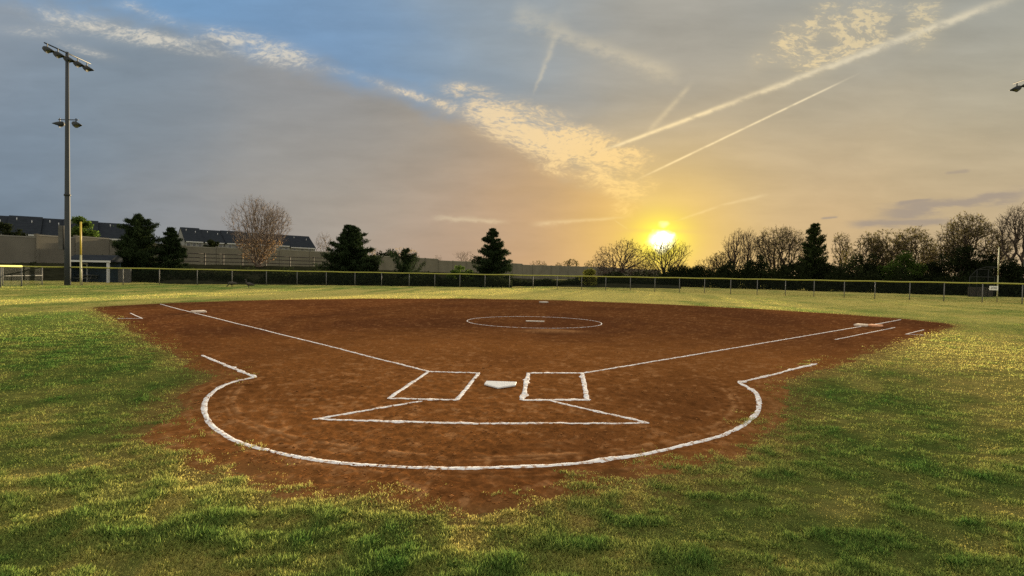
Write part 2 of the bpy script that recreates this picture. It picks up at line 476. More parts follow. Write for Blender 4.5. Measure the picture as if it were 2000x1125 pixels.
# below the horizon: ground-coloured
sky = mixc((0.0 - dz).ss(.0, .03), sky, (.08, .07, .04))
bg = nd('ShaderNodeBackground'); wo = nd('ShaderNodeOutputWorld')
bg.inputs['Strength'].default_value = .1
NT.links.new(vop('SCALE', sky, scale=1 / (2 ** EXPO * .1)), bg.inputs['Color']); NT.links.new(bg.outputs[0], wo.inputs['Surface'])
world.cycles.sampling_method = 'MANUAL'; world.cycles.sample_map_resolution = 1024

sl = bpy.data.lights.new('sun', 'SUN'); sl.energy = 4.2; sl.angle = R(.6); sl.color = (1.0, .80, .50)
so = bpy.data.objects.new('sun', sl); COL.objects.link(so); so.location = (20, 60, 40)
so.rotation_euler = Vector((-sd[0], -sd[1], -sd[2])).to_track_quat('-Z', 'Y').to_euler()

# ------------------------------------------------------------------ field layout
HOME = gp(972.8, 762)
DIRT_PX = [(203, 600.5), (240, 597.5), (313, 593.5), (400, 590), (520, 586.5), (700, 584), (900, 583.5), (1100, 587), (1300, 595), (1480, 604), (1640, 614), (1765, 623.5), (1836, 631.5), (1842, 636),
           (1810, 648), (1745, 664), (1680, 684), (1600, 708), (1540, 724), (1480, 741), (1450, 750), (1474, 762), (1487, 788), (1476, 814), (1446, 838), (1385, 866), (1310, 890), (1230, 912), (1140, 936), (1060, 960), (1000, 972), (930, 976), (850, 962), (740, 948), (640, 940), (540, 912), (455, 880), (400, 858), (366, 842), (374, 820), (390, 806), (394, 785), (410, 768), (452, 748), (492, 738), (440, 718), (392, 696), (330, 664), (262, 630), (215, 610)]
POLY = np.array([gp(*p) for p in DIRT_PX])
def sdist(x, y):
    """signed distance to the dirt outline, negative on the dirt"""
    x = np.asarray(x, float).ravel(); y = np.asarray(y, float).ravel()
    D = np.full(x.shape, 1e9); ins = np.zeros(x.shape, bool)
    n = len(POLY)
    for i in range(n):
        ax, ay = POLY[i]; bx, by = POLY[(i + 1) % n]
        ex, ey = bx - ax, by - ay; L = ex * ex + ey * ey
        t = np.clip(((x - ax) * ex + (y - ay) * ey) / L, 0, 1)
        D = np.minimum(D, (x - ax - t * ex) ** 2 + (y - ay - t * ey) ** 2)
        c = ((ay > y) != (by > y))
        ins ^= c & (x < ex * (y - ay) / (ey if ey else 1e-9) + ax)
    D = np.sqrt(D)
    return np.where(ins, -D, D)
PC = (gp(912.5, 627) + gp(1173, 630.5)) / 2; PR = np.linalg.norm(gp(912.5, 627) - gp(1173, 630.5)) / 2

def dirt_h(x, y):
    r = np.hypot(x, y)
    a = sst(26, 7, r) * .8 + .2
    n1 = fbm(x * 2.2, y * 2.2, 11, 3) - .5
    n2 = fbm(x * 9, y * 9, 13, 3)
    cl = sst(.5, .7, fbm(x * 14, y * 12, 19, 2)) * .8 + sst(.55, .82, n2) * sst(.35, .7, fbm(x * .8, y * .8, 15, 3))
    return .008 + .006 * n1 * a + .006 * cl * a + .003 * (fbm(x * 25, y * 25, 17, 2) - .5) * a
def smooth_closed(P, n): return P

def patch(x, y):
    """turf colour: 0 green ... 1 dormant yellow; authored by the places where the lawn is dry"""
    px, py = proj(x, y)
    f = fbm(x * .35, y * .22, 51, 4)
    g = fbm(x * 1.7, y * 1.3, 53, 3)
    h = fbm(x * .9, y * .18, 57, 3)
    k = fbm(x * 4.5, y * 3.5, 59, 3)
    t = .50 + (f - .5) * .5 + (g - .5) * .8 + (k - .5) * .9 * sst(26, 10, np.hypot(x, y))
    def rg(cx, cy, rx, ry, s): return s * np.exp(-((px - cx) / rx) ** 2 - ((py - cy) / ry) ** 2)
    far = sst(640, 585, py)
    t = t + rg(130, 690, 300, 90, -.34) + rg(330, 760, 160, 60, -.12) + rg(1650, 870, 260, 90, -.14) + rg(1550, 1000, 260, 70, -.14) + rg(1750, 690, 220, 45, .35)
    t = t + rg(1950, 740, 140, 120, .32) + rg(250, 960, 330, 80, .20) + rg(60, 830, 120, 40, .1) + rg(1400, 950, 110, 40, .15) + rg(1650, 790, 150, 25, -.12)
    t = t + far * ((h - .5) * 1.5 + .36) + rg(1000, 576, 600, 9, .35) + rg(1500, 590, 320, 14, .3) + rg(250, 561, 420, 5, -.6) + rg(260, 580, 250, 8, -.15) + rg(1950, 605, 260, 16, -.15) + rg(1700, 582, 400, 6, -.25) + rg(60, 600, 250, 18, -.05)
    return np.clip(t, 0, 1)
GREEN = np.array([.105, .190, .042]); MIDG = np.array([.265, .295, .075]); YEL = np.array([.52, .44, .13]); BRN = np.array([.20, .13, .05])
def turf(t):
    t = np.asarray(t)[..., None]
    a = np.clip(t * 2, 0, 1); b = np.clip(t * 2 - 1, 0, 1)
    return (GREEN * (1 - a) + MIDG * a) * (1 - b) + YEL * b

# ground: one sheet to the horizon
nr, na = 220, 480
rr = np.concatenate([[0.0], .5 * (4000 / .5) ** (np.linspace(0, 1, nr - 1))])
aa = np.linspace(0, 2 * np.pi, na, endpoint=False)
RR, AA = np.meshgrid(rr, aa, indexing='ij')
GX, GY = RR * np.sin(AA), RR * np.cos(AA)
idx = np.arange(nr * na).reshape(nr, na)
q = np.stack([idx[:-1], idx[1:], np.roll(idx, -1, 1)[1:], np.roll(idx, -1, 1)[:-1]], -1).reshape(-1, 4)
gx, gy = GX.ravel(), GY.ravel()
gc = turf(patch(gx, gy)) * (.38 + .50 * sst(14, 32, np.hypot(gx, gy)))[:, None]  # darker near the viewer: shade between tufts put into the ground colour
sdd = sdist(gx, gy)
soil = np.array([.165, .078, .034])
fr = (sst(1.0, .0, sdd) * .9)[:, None]
gc = gc * (1 - fr) + np.array([.175, .095, .036]) * fr
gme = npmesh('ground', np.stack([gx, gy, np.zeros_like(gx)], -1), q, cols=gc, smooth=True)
def groundmat():
    m, nt, b = newmat('turf_soil')
    a = nt.nodes.new('ShaderNodeVertexColor'); a.layer_name = 'Col'
    tcn = nt.nodes.new('ShaderNodeTexCoord'); n = nt.nodes.new('ShaderNodeTexNoise'); n.inputs['Scale'].default_value = 7; n.inputs['Detail'].default_value = 8; n.inputs['Roughness'].default_value = .7
    nt.links.new(tcn.outputs['Object'], n.inputs['Vector'])
    mr = nt.nodes.new('ShaderNodeMapRange'); mr.inputs['From Min'].default_value = .3; mr.inputs['From Max'].default_value = .7; mr.inputs['To Min'].default_value = .55; mr.inputs['To Max'].default_value = 1.35
    nt.links.new(n.outputs['Fac'], mr.inputs['Value'])
    vm = nt.nodes.new('ShaderNodeVectorMath'); vm.operation = 'SCALE'; nt.links.new(a.outputs['Color'], vm.inputs[0]); nt.links.new(mr.outputs[0], vm.inputs['Scale'])
    nt.links.new(vm.outputs[0], b.inputs['Base Color']); b.inputs['Roughness'].default_value = .95; b.inputs['Specular IOR Level'].default_value = 0
    bp = nt.nodes.new('ShaderNodeBump'); bp.inputs['Strength'].default_value = .8; bp.inputs['Distance'].default_value = .05
    nt.links.new(n.outputs['Fac'], bp.inputs['Height']); nt.links.new(bp.outputs['Normal'], b.inputs['Normal'])
    return m
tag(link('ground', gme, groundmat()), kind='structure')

# infield dirt: a sheet of its own, cloddy, with a ragged edge
ncx, ncy = 900, 370
PX = np.linspace(150, 1880, ncx); t_ = np.linspace(0, 1, ncy); PY = 581 + (1075 - 581) * t_ ** 1.35
PXX, PYY = np.meshgrid(PX, PY, indexing='ij')
d = _fw[None, None] + (PXX[..., None] - 1000) / F * CR - (PYY[..., None] - 562.5) / F * CU
tt = -CAMH / d[..., 2]
DX = d[..., 0] * tt; DY = d[..., 1] * tt
xx, yv = DX.ravel(), DY.ravel()
s_ = sdist(xx, yv)
rag = (fbm(xx * 1.6, yv * 1.6, 71, 4) - .5) * .5 * sst(30, 10, np.hypot(xx, yv)) + (fbm(xx * .5, yv * .5, 73, 2) - .5) * .3
se = s_ + rag
inside = (se < .62).reshape(ncx, ncy)
idx = np.arange(ncx * ncy).reshape(ncx, ncy)
q = np.stack([idx[:-1, :-1], idx[:-1, 1:], idx[1:, 1:], idx[1:, :-1]], -1)
ok = inside[:-1, :-1] & inside[:-1, 1:] & inside[1:, 1:] & inside[1:, :-1]
q = q[ok]
zz = dirt_h(xx, yv)
base = np.array([.182, .071, .021]); dry = np.array([.31, .150, .062]); damp = np.array([.080, .030, .013])  # dry serves real dry clay and the painted lit tops of clods
n1 = fbm(xx * .45, yv * .30, 81, 4); n2 = fbm(xx * 3.5, yv * 3.5, 83, 4); n3 = fbm(xx * 11, yv * 11, 85, 3)
rp = np.hypot(xx - PC[0], yv - PC[1])
ring = .5 + .5 * np.sin(rp * 7.0 + (n1 - .5) * 14) 
n4 = fbm(xx * 6.5, yv * 5.0, 87, 3)
n5 = fbm(xx * 17, yv * 12, 89, 2)
wd = np.clip(sst(.54, .70, n2 * .25 + n3 * .45 + n5 * .3) * (sst(.3, .7, n1) * .6 + .35) + .9 * sst(.60, .74, n4 * .6 + n5 * .4), 0, 1)  # pale flecks: lit tops of clods painted into the clay colour
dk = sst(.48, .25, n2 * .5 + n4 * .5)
dr = np.hypot(xx, yv)
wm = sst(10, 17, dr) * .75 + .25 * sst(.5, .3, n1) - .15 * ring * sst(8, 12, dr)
near = sst(13, 8, dr)
mp = gp(1080, 648)
def circ3(a, b, c):
    A_ = np.array([[b[0] - a[0], b[1] - a[1]], [c[0] - a[0], c[1] - a[1]]]); v_ = .5 * np.array([b @ b - a @ a, c @ c - a @ a])
    o_ = np.linalg.solve(A_, v_); return o_, np.linalg.norm(a - o_)
AC, AR = circ3(gp(397, 797), gp(1484, 790), gp(900, 918))
ra = np.hypot(xx - AC[0], yv - AC[1]) - AR + (n2 - .5) * .05
arcm = (yv < HOME[1] + .5) * sst(.35, .6, n3 * .6 + n2 * .4)
rake = (np.exp(-((ra + .30) / .035) ** 2) + .7 * np.exp(-((ra + .21) / .02) ** 2) + .5 * np.exp(-((ra - .16) / .03) ** 2)) * arcm
patchd = np.exp(-((xx - mp[0]) / .75) ** 2 - ((yv - mp[1]) / .38) ** 2)
zz = zz + .006 * rake
dc = base[None] * (1 + .35 * (n1 - .5)[:, None])
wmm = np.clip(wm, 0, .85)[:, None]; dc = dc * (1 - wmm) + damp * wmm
dc = dc * (1 - .18 * dk - .22 * sst(.46, .32, n5 * .5 + n3 * .5) * near)[:, None]  # finest dark flecks: shade beneath clods painted into the colour, close range only
wdd = np.clip(wd * (.38 + .30 * near) + patchd * .8 + rake * .75, 0, 1)[:, None]; dc = dc * (1 - wdd) + dry * wdd
used = np.unique(q.ravel()); remap = np.zeros(ncx * ncy, np.int64); remap[used] = np.arange(len(used))
zz = zz + patchd * .05 - .03 * sst(.10, .62, se)
drag = np.sin(rp * 30 + (n1 - .5) * 22) * sst(.35, .6, n2) * .5 + np.sin(np.hypot(xx - HOME[0], yv - HOME[1]) * 34 + (n1 - .5) * 16) * sst(.6, .4, n2) * .5
dc = dc * (1 + .10 * drag)[:, None]
edge_ = (sst(-.1, .5, se) * .55)[:, None]; dc = dc * (1 - edge_) + np.array([.175, .095, .036]) * edge_
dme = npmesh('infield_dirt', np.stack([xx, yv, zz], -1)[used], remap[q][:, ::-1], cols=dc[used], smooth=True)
def dirtmat():
    m, nt, b = newmat('infield_clay')
    a = nt.nodes.new('ShaderNodeVertexColor'); a.layer_name = 'Col'
    tcn = nt.nodes.new('ShaderNodeTexCoord'); n = nt.nodes.new('ShaderNodeTexNoise'); n.inputs['Scale'].default_value = 30; n.inputs['Detail'].default_value = 8; n.inputs['Roughness'].default_value = .65
    nt.links.new(tcn.outputs['Object'], n.inputs['Vector'])
    mr = nt.nodes.new('ShaderNodeMapRange'); mr.inputs['From Min'].default_value = .3; mr.inputs['From Max'].default_value = .7; mr.inputs['To Min'].default_value = .75; mr.inputs['To Max'].default_value = 1.25
    nt.links.new(n.outputs['Fac'], mr.inputs['Value'])
    vm = nt.nodes.new('ShaderNodeVectorMath'); vm.operation = 'SCALE'; nt.links.new(a.outputs['Color'], vm.inputs[0]); nt.links.new(mr.outputs[0], vm.inputs['Scale'])
    nt.links.new(vm.outputs[0], b.inputs['Base Color']); b.inputs['Roughness'].default_value = .95; b.inputs['Specular IOR Level'].default_value = 0
    bp = nt.nodes.new('ShaderNodeBump'); bp.inputs['Strength'].default_value = .35; bp.inputs['Distance'].default_value = .012
    nt.links.new(n.outputs['Fac'], bp.inputs['Height']); nt.links.new(bp.outputs['Normal'], b.inputs['Normal'])
    return m
M['clay'] = dirtmat()
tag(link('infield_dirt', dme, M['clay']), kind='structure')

# small clods on the clay
n = 9000
px = rng.uniform(200, 1800, n); py = 600 + 390 * rng.random(n) ** .8
P = np.array([gp(a, b) for a, b in zip(px, py)])
keep = (sdist(P[:, 0], P[:, 1]) < .1) & (fbm(P[:, 0] * .9, P[:, 1] * .9, 91, 3) > .46)
P = P[keep]; n = len(P)
oct_ = np.array([(1, 0, 0), (-1, 0, 0), (0, 1, 0), (0, -1, 0), (0, 0, 1), (0, 0, -1)], float)
of = np.array([(0, 2, 4), (2, 1, 4), (1, 3, 4), (3, 0, 4), (2, 0, 5), (1, 2, 5), (3, 1, 5), (0, 3, 5)])
sz = rng.gamma(2.0, .0022, n) + .003
Vv = oct_[None] * sz[:, None, None] * rng.uniform(.6, 1.3, (n, 6, 1)) * np.array([1.2, 1.2, .75])
Vv[..., 0] += P[:, 0:1]; Vv[..., 1] += P[:, 1:2]; Vv[..., 2] += (dirt_h(P[:, 0], P[:, 1]) + .3 * sz)[:, None]
cc = (base * .8 + dry * .3)[None, None] * rng.uniform(.7, 1.35, (n, 1, 1)) * np.ones((1, 6, 1))
cme = npmesh('dirt_clods', Vv.reshape(-1, 3), (of[None] + 6 * np.arange(n)[:, None, None]).reshape(-1, 3), cols=cc.reshape(-1, 3))
tag(link('dirt_clods', cme, M['clay']), 'small loose clods scattered over the infield dirt', 'dirt clods', kind='stuff')

# turf blades
def blades(N, y0, y1, pw, seed):
    r = np.random.default_rng(seed)
    px = r.uniform(-420, 2420, N); py = y0 + (y1 - y0) * r.random(N) ** pw
    d = _fw[None] + (px[:, None] - 1000) / F * CR - (py[:, None] - 562.5) / F * CU
    ok = d[:, 2] < -.012; d = d[ok]
    t = -CAMH / d[:, 2]; x = d[:, 0] * t; y = d[:, 1] * t
    ok = (np.hypot(x, y) < 75); x = x[ok]; y = y[ok]
    # jitter so that the far rows do not bunch
    D = np.hypot(x, y); x = x + r.normal(0, .01, len(x)) * D; y = y + r.normal(0, .01, len(x)) * D
    s = sdist(x, y); nz = fbm(x * 1.9, y * 1.9, 71, 4); n2 = fbm(x * 6, y * 6, 75, 3)
    rg = (nz - .5) * 1.3 + (n2 - .5) * 1.3
    thin = sst(-.06, .16, s + rg * .55 * sst(30, 9, np.hypot(x, y)))
    # bare, trodden patches round the plate circle
    pr = sst(1.0, .0, np.hypot((x - PB1[0]) / 1.3, (y - PB1[1]) / .55)) * .85
    thin = thin * (1 - pr)
    gap = sst(.40, .60, fbm(x * 8.5, y * 8.5, 77, 2)) * .50 + .50
    gap = gap * (sst(.36, .54, fbm(x * 4.0, y * 7.0, 79, 3)) * .45 + .55)
    gap = np.where(np.hypot(x, y) < 26, gap, 1.0)
    ok = (r.random(len(x)) < thin * gap) & (s > -.32)
    return x[ok], y[ok], s[ok], thin[ok]
PB1 = gp(360, 838)
xs = []; 
for a in ((720000, 640, 1190, .85, 1), (480000, 545, 720, 1.0, 2), (330000, 800, 1200, 1.0, 3)): xs.append(blades(*a))
x, y, s, thin = (np.concatenate([a[i] for a in xs]) for i in range(4))
N = len(x); D = np.hypot(x, y)
cl = fbm(x * 4.2, y * 3.4, 61, 3); cl2 = fbm(x * .8, y * 1.1, 63, 3); cl3 = fbm(x * 8.5, y * 8.5, 77, 2); tuft = np.clip(sst(.42, .72, cl * .6 + cl2 * .4) * .55 + sst(.40, .70, cl3) * .55, 0, 1)
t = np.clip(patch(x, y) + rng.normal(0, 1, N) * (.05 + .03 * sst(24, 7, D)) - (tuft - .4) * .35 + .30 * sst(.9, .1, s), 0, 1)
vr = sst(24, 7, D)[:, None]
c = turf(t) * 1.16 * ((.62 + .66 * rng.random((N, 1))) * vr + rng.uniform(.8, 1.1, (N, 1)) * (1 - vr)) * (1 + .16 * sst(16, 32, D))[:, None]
c = c * (1 - .25 * sst(.8, .0, s)[:, None]) + BRN * (.25 * sst(.8, .0, s)[:, None])
tall = sst(.50, .68, fbm(x * 4.0, y * 7.0, 79, 3)); c = c * (1 - .12 * tall)[:, None] * np.where(tall[:, None] > .5, np.array([.86, 1.0, .95]), 1.0)
ln = (.014 + .024 * tuft + .018 * tall) * rng.uniform(.6, 1.35, N) * (.55 + .45 * thin) * (1 - .22 * t)
wd = np.maximum(.0056, D * .00062) * rng.uniform(.7, 1.4, N)
ln = np.maximum(ln, D * .0009)
az = rng.uniform(0, 2 * np.pi, N); lean = np.clip(rng.normal(.95, .38, N), .05, 1.45); la = rng.uniform(0, 2 * np.pi, N)
z0 = np.where(s < 0, .006, -.004) + .012 * (cl2 - .4)
bx = np.cos(az) * wd; by = np.sin(az) * wd
tip = np.stack([x + np.sin(lean) * np.cos(la) * ln, y + np.sin(lean) * np.sin(la) * ln, z0 + np.cos(lean) * ln], -1)
Vb = np.stack([np.stack([x - bx, y - by, z0], -1), np.stack([x + bx, y + by, z0], -1), tip], 1).reshape(-1, 3)
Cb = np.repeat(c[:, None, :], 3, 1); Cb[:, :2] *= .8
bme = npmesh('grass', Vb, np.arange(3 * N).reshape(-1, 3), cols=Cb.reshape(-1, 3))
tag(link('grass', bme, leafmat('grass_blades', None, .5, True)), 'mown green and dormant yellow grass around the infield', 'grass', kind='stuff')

# ------------------------------------------------------------------ chalk
def chalkmat():
    m, nt, b = newmat('chalk')
    tcn = nt.nodes.new('ShaderNodeTexCoord'); n = nt.nodes.new('ShaderNodeTexNoise'); n.inputs['Scale'].default_value = 22; n.inputs['Detail'].default_value = 6; n.inputs['Roughness'].default_value = .7
    nt.links.new(tcn.outputs['Object'], n.inputs['Vector'])
    r = nt.nodes.new('ShaderNodeValToRGB'); r.color_ramp.elements[0].position = .39; r.color_ramp.elements[1].position = .50
    r.color_ramp.elements[0].color = (.36, .22, .14, 1); r.color_ramp.elements[1].color = (.74, .73, .745, 1)
    nt.links.new(n.outputs['Fac'], r.inputs['Fac']); nt.links.new(r.outputs['Color'], b.inputs['Base Color']); b.inputs['Roughness'].default_value = .95; b.inputs['Specular IOR Level'].default_value = .1
    return m
M['chalk'] = chalkmat()
def resample(P, step):
    P = np.array(P, float); seg = np.linalg.norm(np.diff(P, axis=0), axis=1); L = np.concatenate([[0], np.cumsum(seg)])
    n = max(2, int(L[-1] / step) + 1); t = np.linspace(0, L[-1], n)
    return np.stack([np.interp(t, L, P[:, 0]), np.interp(t, L, P[:, 1])], -1)
def catmull(P, k=8):
    P = np.array(P); Q = np.vstack([2 * P[0] - P[1], P, 2 * P[-1] - P[-2]]); out = []
    for i in range(1, len(Q) - 2):
        for t in np.linspace(0, 1, k, endpoint=False):
            a, b, c_, d_ = Q[i - 1], Q[i], Q[i + 1], Q[i + 2]
            out.append(.5 * (2 * b + (c_ - a) * t + (2 * a - 5 * b + 4 * c_ - d_) * t * t + (3 * b - a - 3 * c_ + d_) * t ** 3))
    out.append(P[-1]); return np.array(out)
_cs = [0]
def chalk(name, paths, label, width=.07, rag=.25, lumps=0):
    width = width * .76
    """each path: list of world points; domed ribbon of powder following the dirt"""
    VV = []; FF = []; off = 0
    for pth in paths:
        _cs[0] += 13; sd_ = _cs[0]
        P = resample(pth, .035); n = len(P)
        T = np.gradient(P, axis=0); T /= np.linalg.norm(T, axis=1)[:, None] + 1e-9
        Nn = np.stack([-T[:, 1], T[:, 0]], -1)
        s = np.arange(n) * .035
        wob = (fbm(s * .9, s * 0 + sd_, sd_, 3) - .5) * .03
        wl = width / 2 * (1 + rag * 2 * (fbm(s * 5, s * 0 + 3, sd_ + 1, 3) - .5)); wr = width / 2 * (1 + rag * 2 * (fbm(s * 5, s * 0 + 7, sd_ + 2, 3) - .5))
        if lumps:
            rr_ = np.random.default_rng(sd_)
            for _ in range(lumps):
                c0 = rr_.uniform(0, s[-1]); g = np.exp(-((s - c0) / .06) ** 2) * rr_.uniform(.5, 1.2); wl = wl * (1 + g * rr_.random()); wr = wr * (1 + g * rr_.random())
        taper = np.clip(np.minimum(s, s[-1] - s) / .05 + .35, 0, 1); wl = wl * taper; wr = wr * taper
        C = P + Nn * wob[:, None]
        prof = [(-1, -.003), (-.8, .0025), (-.2, .005), (.3, .0045), (.85, .002), (1, -.003)]
        width_ = 0
        ring = []
        for o, hh in prof:
            Q = C + Nn * (np.where(o < 0, wl, wr) * o)[:, None]
            z = dirt_h(Q[:, 0], Q[:, 1]) + hh + (.0015 * (fbm(s * 14, s * 0 + o * 5, sd_ + 5, 2) - .5) if abs(o) < .9 else 0)
            ring.append(np.stack([Q[:, 0], Q[:, 1], z], -1))
        A = np.stack(ring, 1); m_ = len(prof)
        VV.append(A.reshape(-1, 3)); id_ = np.arange(n * m_).reshape(n, m_) + off; off += n * m_
        FF.append(np.stack([id_[:-1, :-1], id_[1:, :-1], id_[1:, 1:], id_[:-1, 1:]], -1).reshape(-1, 4))
    me = npmesh(name, np.concatenate(VV), np.concatenate(FF), smooth=True)
    return tag(link(name, me, M['chalk']), label, 'chalk line')
G = lambda *p: [gp(*q) for q in p]
chalk('foul_line', [catmull(G((837, 726.5), (640, 676.5), (520, 646.5), (437, 626), (375, 610.5), (345, 603), (313, 594)))], 'long white chalk foul line from the batter box up past third base on the left', .075, .15)
chalk('foul_line', [catmull(G((1137, 730), (1300, 703), (1480, 672.5), (1650, 643.5), (1720, 632), (1760, 624.5)))], 'long white chalk foul line from the batter box up past first base on the right', .075, .15)
chalk('batters_box', [G((757, 780.5), (837, 727)), G((832, 727), (936, 729.5)), G((936, 729), (892, 783)), G((896, 783), (757, 779.5))], 'slanted white chalk batter box left of home plate', .075, .35, 2)
chalk('batters_box', [G((1031, 730), (1019, 784)), G((1028, 730), (1142, 729.5)), G((1137, 729), (1147, 784)), G((1016, 783), (1154, 782))], 'lumpy white chalk batter box right of home plate', .085, .45, 4)
chalk('catchers_box', [G((826, 785), (720, 802), (610, 821)), G((610, 820.5), (800, 826), (940, 829.5), (1100, 829), (1268, 828.5)), G((1268, 828.5), (1170, 806), (1076, 784))], 'wide white chalk triangle of the catcher box behind home plate', .07, .3, 2)
chalk('plate_circle', [G((394, 695), (440, 714), (498, 737.5)), catmull(G((500, 736.5), (460, 746), (430, 758), (407, 776), (397, 797), (402, 816), (422, 840), (472, 867), (560, 890), (650, 905), (780, 914.5), (900, 918), (1000, 915), (1110, 909), (1240, 892), (1310, 877), (1400, 855), (1446, 836), (1474, 813), (1484, 790), (1474, 766), (1443, 748))), G((1441, 748.5), (1520, 730), (1594, 711))],
      'thick curved white chalk line of the backstop circle edging the dirt nearest the viewer', .082, .4, 9)
th = np.linspace(0, 2 * np.pi, 70)
chalk('pitchers_circle', [np.stack([PC[0] + PR * np.cos(th), PC[1] + PR * np.sin(th)], -1)], 'thin white chalk circle around the pitching rubber', .042, .4)
chalk('coach_box', [G((254, 612), (278, 622.5)), G((230, 622.5), (278, 622.5))], 'short white chalk corner of the coach box beyond the left foul line', .06, .2)
chalk('coach_box', [G((1769, 653.5), (1804, 644.5)), G((1769, 653), (1806, 655))], 'short white chalk corner of the coach box beyond the right foul line', .06, .2)
chalk('running_lane', [G((1630, 664), (1748, 640))], 'straight white chalk running lane beside the right foul line before first base', .06, .2)

# ------------------------------------------------------------------ plate, rubber, bases
ax = PC - HOME; ax = ax / np.linalg.norm(ax); yaw = math.atan2(-ax[0], ax[1])
h0 = float(dirt_h(np.array([HOME[0]]), np.array([HOME[1]]))[0])
bm = B(); w = .216
bm.prism([(0, 0, 0), (w, w, 0), (w, 2 * w, 0), (-w, 2 * w, 0), (-w, w, 0)], (0, 0, .022))
o = bm.build('home_plate', M['rubber'], None, (HOME[0], HOME[1], h0 + .004)); o.rotation_euler.z = yaw
bv = o.modifiers.new('edge', 'BEVEL'); bv.width = .006; bv.segments = 2
tag(o, 'white five-sided home plate on the dirt between the two batter boxes', 'home plate')
rb = gp(1045, 628.7)
o = B().box((-.305, -.076, 0), (.305, .076, .03), .008).build('pitching_rubber', M['base_pale'], None, (rb[0], rb[1], .008)); o.rotation_euler.z = yaw
tag(o, 'low white pitching rubber inside the pitcher circle', 'pitching rubber')
def bag(p, mat, label, rz, sx=.38, name='base_bag'):
    b_ = B(); b_.box((-sx / 2, -.19, 0), (sx / 2, .19, .075), .025)
    o = b_.build(name, mat, None, (p[0], p[1], .006)); o.rotation_euler.z = rz
    for f in o.data.polygons: f.use_smooth = True
    return tag(o, label, 'base')
bag(gp(1062, 591.7), M['base_pale'], 'white second base bag far out at the back of the infield', yaw + R(45))
bag(gp(388, 611), M['base_dusty'], 'dusty tan third base bag on the left foul line', yaw + R(45), .44)
bag(gp(1683, 637.5), M['base_dusty'], 'pale dusty first base bag touching the right foul line', yaw + R(45))
bag(gp(1709, 638.5), M['base_orange'], 'orange safety base bag just outside the right foul line', yaw + R(45))

# ------------------------------------------------------------------ outfield fence
FH = 1.52
posts_px = [-150, -75, 5, 82, 160, 240, 311, 385, 453, 520, 580, 637, 693, 745, 799, 849, 898, 947, 995, 1041, 1088, 1136, 1183, 1231, 1279, 1327, 1376, 1427, 1479, 1534, 1590, 1649, 1709, 1777, 1844, 1919, 1997, 2080, 2165, 2250]
FR = np.interp
def fence_pt(px):
    r = float(np.interp(px, [-200, 0, 300, 700, 1041, 1400, 1700, 2000, 2300], [55, 55, 55.5, 56, 55.5, 53, 52, 52, 52]))
    # walk along the column until the distance from home is r
    k = (px - 1000) / F
    lo, hi = 5., 90.
    for _ in range(50):
        m_ = (lo + hi) / 2
        if math.hypot(k * m_ - HOME[0], m_ - HOME[1]) < r: lo = m_
        else: hi = m_
    return np.array([k * lo, lo])
FP = [fence_pt(p) for p in posts_px]
fence = empty('outfield_fence', (FP[20][0], FP[20][1], 0), 'long curved chain link fence with a yellow top cap around the outfield', 'fence')
fo = Vector(fence.location)
def rel(p, z=0): return (p[0] - fo.x, p[1] - fo.y, z)
pb = B().tube([(0, 0, -.1), (0, 0, FH)], .035, 8)
pm0 = pb.build('post', M['post_steel'], fence, rel(FP[0]))
for p in FP[1:]:
    o = pm0.copy(); COL.objects.link(o); o.parent = fence; o.location = rel(p)
FPs = catmull(np.array(FP), 4)
B().tube([(*(p - np.array([fo.x, fo.y])), FH + .02 + .012 * math.sin(i * .9)) for i, p in enumerate(FPs)], .055, 8).build('top_cap', M['yellow'], fence)
L = np.concatenate([[0], np.cumsum(np.linalg.norm(np.diff(FPs, axis=0), axis=1))]); n = len(FPs)
Vf = np.concatenate([np.column_stack([FPs - np.array([fo.x, fo.y]), np.full(n, .04)]), np.column_stack([FPs - np.array([fo.x, fo.y]), np.full(n, FH)])])
UVf = np.concatenate([np.column_stack([L, np.zeros(n)]), np.column_stack([L, np.full(n, FH)])])
i_ = np.arange(n - 1)
link('chain_link_mesh', npmesh('chain_link_mesh', Vf, np.stack([i_, i_ + 1, i_ + 1 + n, i_ + n], -1), uv=UVf), M['chain'], fence)
# side fence section that comes toward the viewer at the far left
SP = [FP[3], gp(42, 559), gp(1, 561), gp(-45, 565), gp(-100, 571)]
side = empty('side_fence', (SP[0][0], SP[0][1], 0), 'short fence section with a middle rail and thick yellow cap at the far left', 'fence')
so_ = np.array([SP[0][0], SP[0][1]])
for p in SP[1:]: B().tube([(*(p - so_), -.1), (*(p - so_), FH + .02)], .045, 8).build('post', M['steel'], side)
B().tube([(*(p - so_), FH + .03) for p in SP[1:]], .075, 10).build('top_cap', M['yellow'], side)
B().tube([(*(p - so_), .82) for p in SP], .03, 8).build('middle_rail', M['steel'], side)
SPa = np.array(SP); n = len(SPa); L = np.concatenate([[0], np.cumsum(np.linalg.norm(np.diff(SPa, axis=0), axis=1))]); i_ = np.arange(n - 1)
link('chain_link_mesh', npmesh('chain_link_mesh', np.concatenate([np.column_stack([SPa - so_, np.full(n, .04)]), np.column_stack([SPa - so_, np.full(n, FH)])]), np.stack([i_, i_ + 1, i_ + 1 + n, i_ + n], -1),
     uv=np.concatenate([np.column_stack([L, np.zeros(n)]), np.column_stack([L, np.full(n, FH)])])), M['chain'], side)

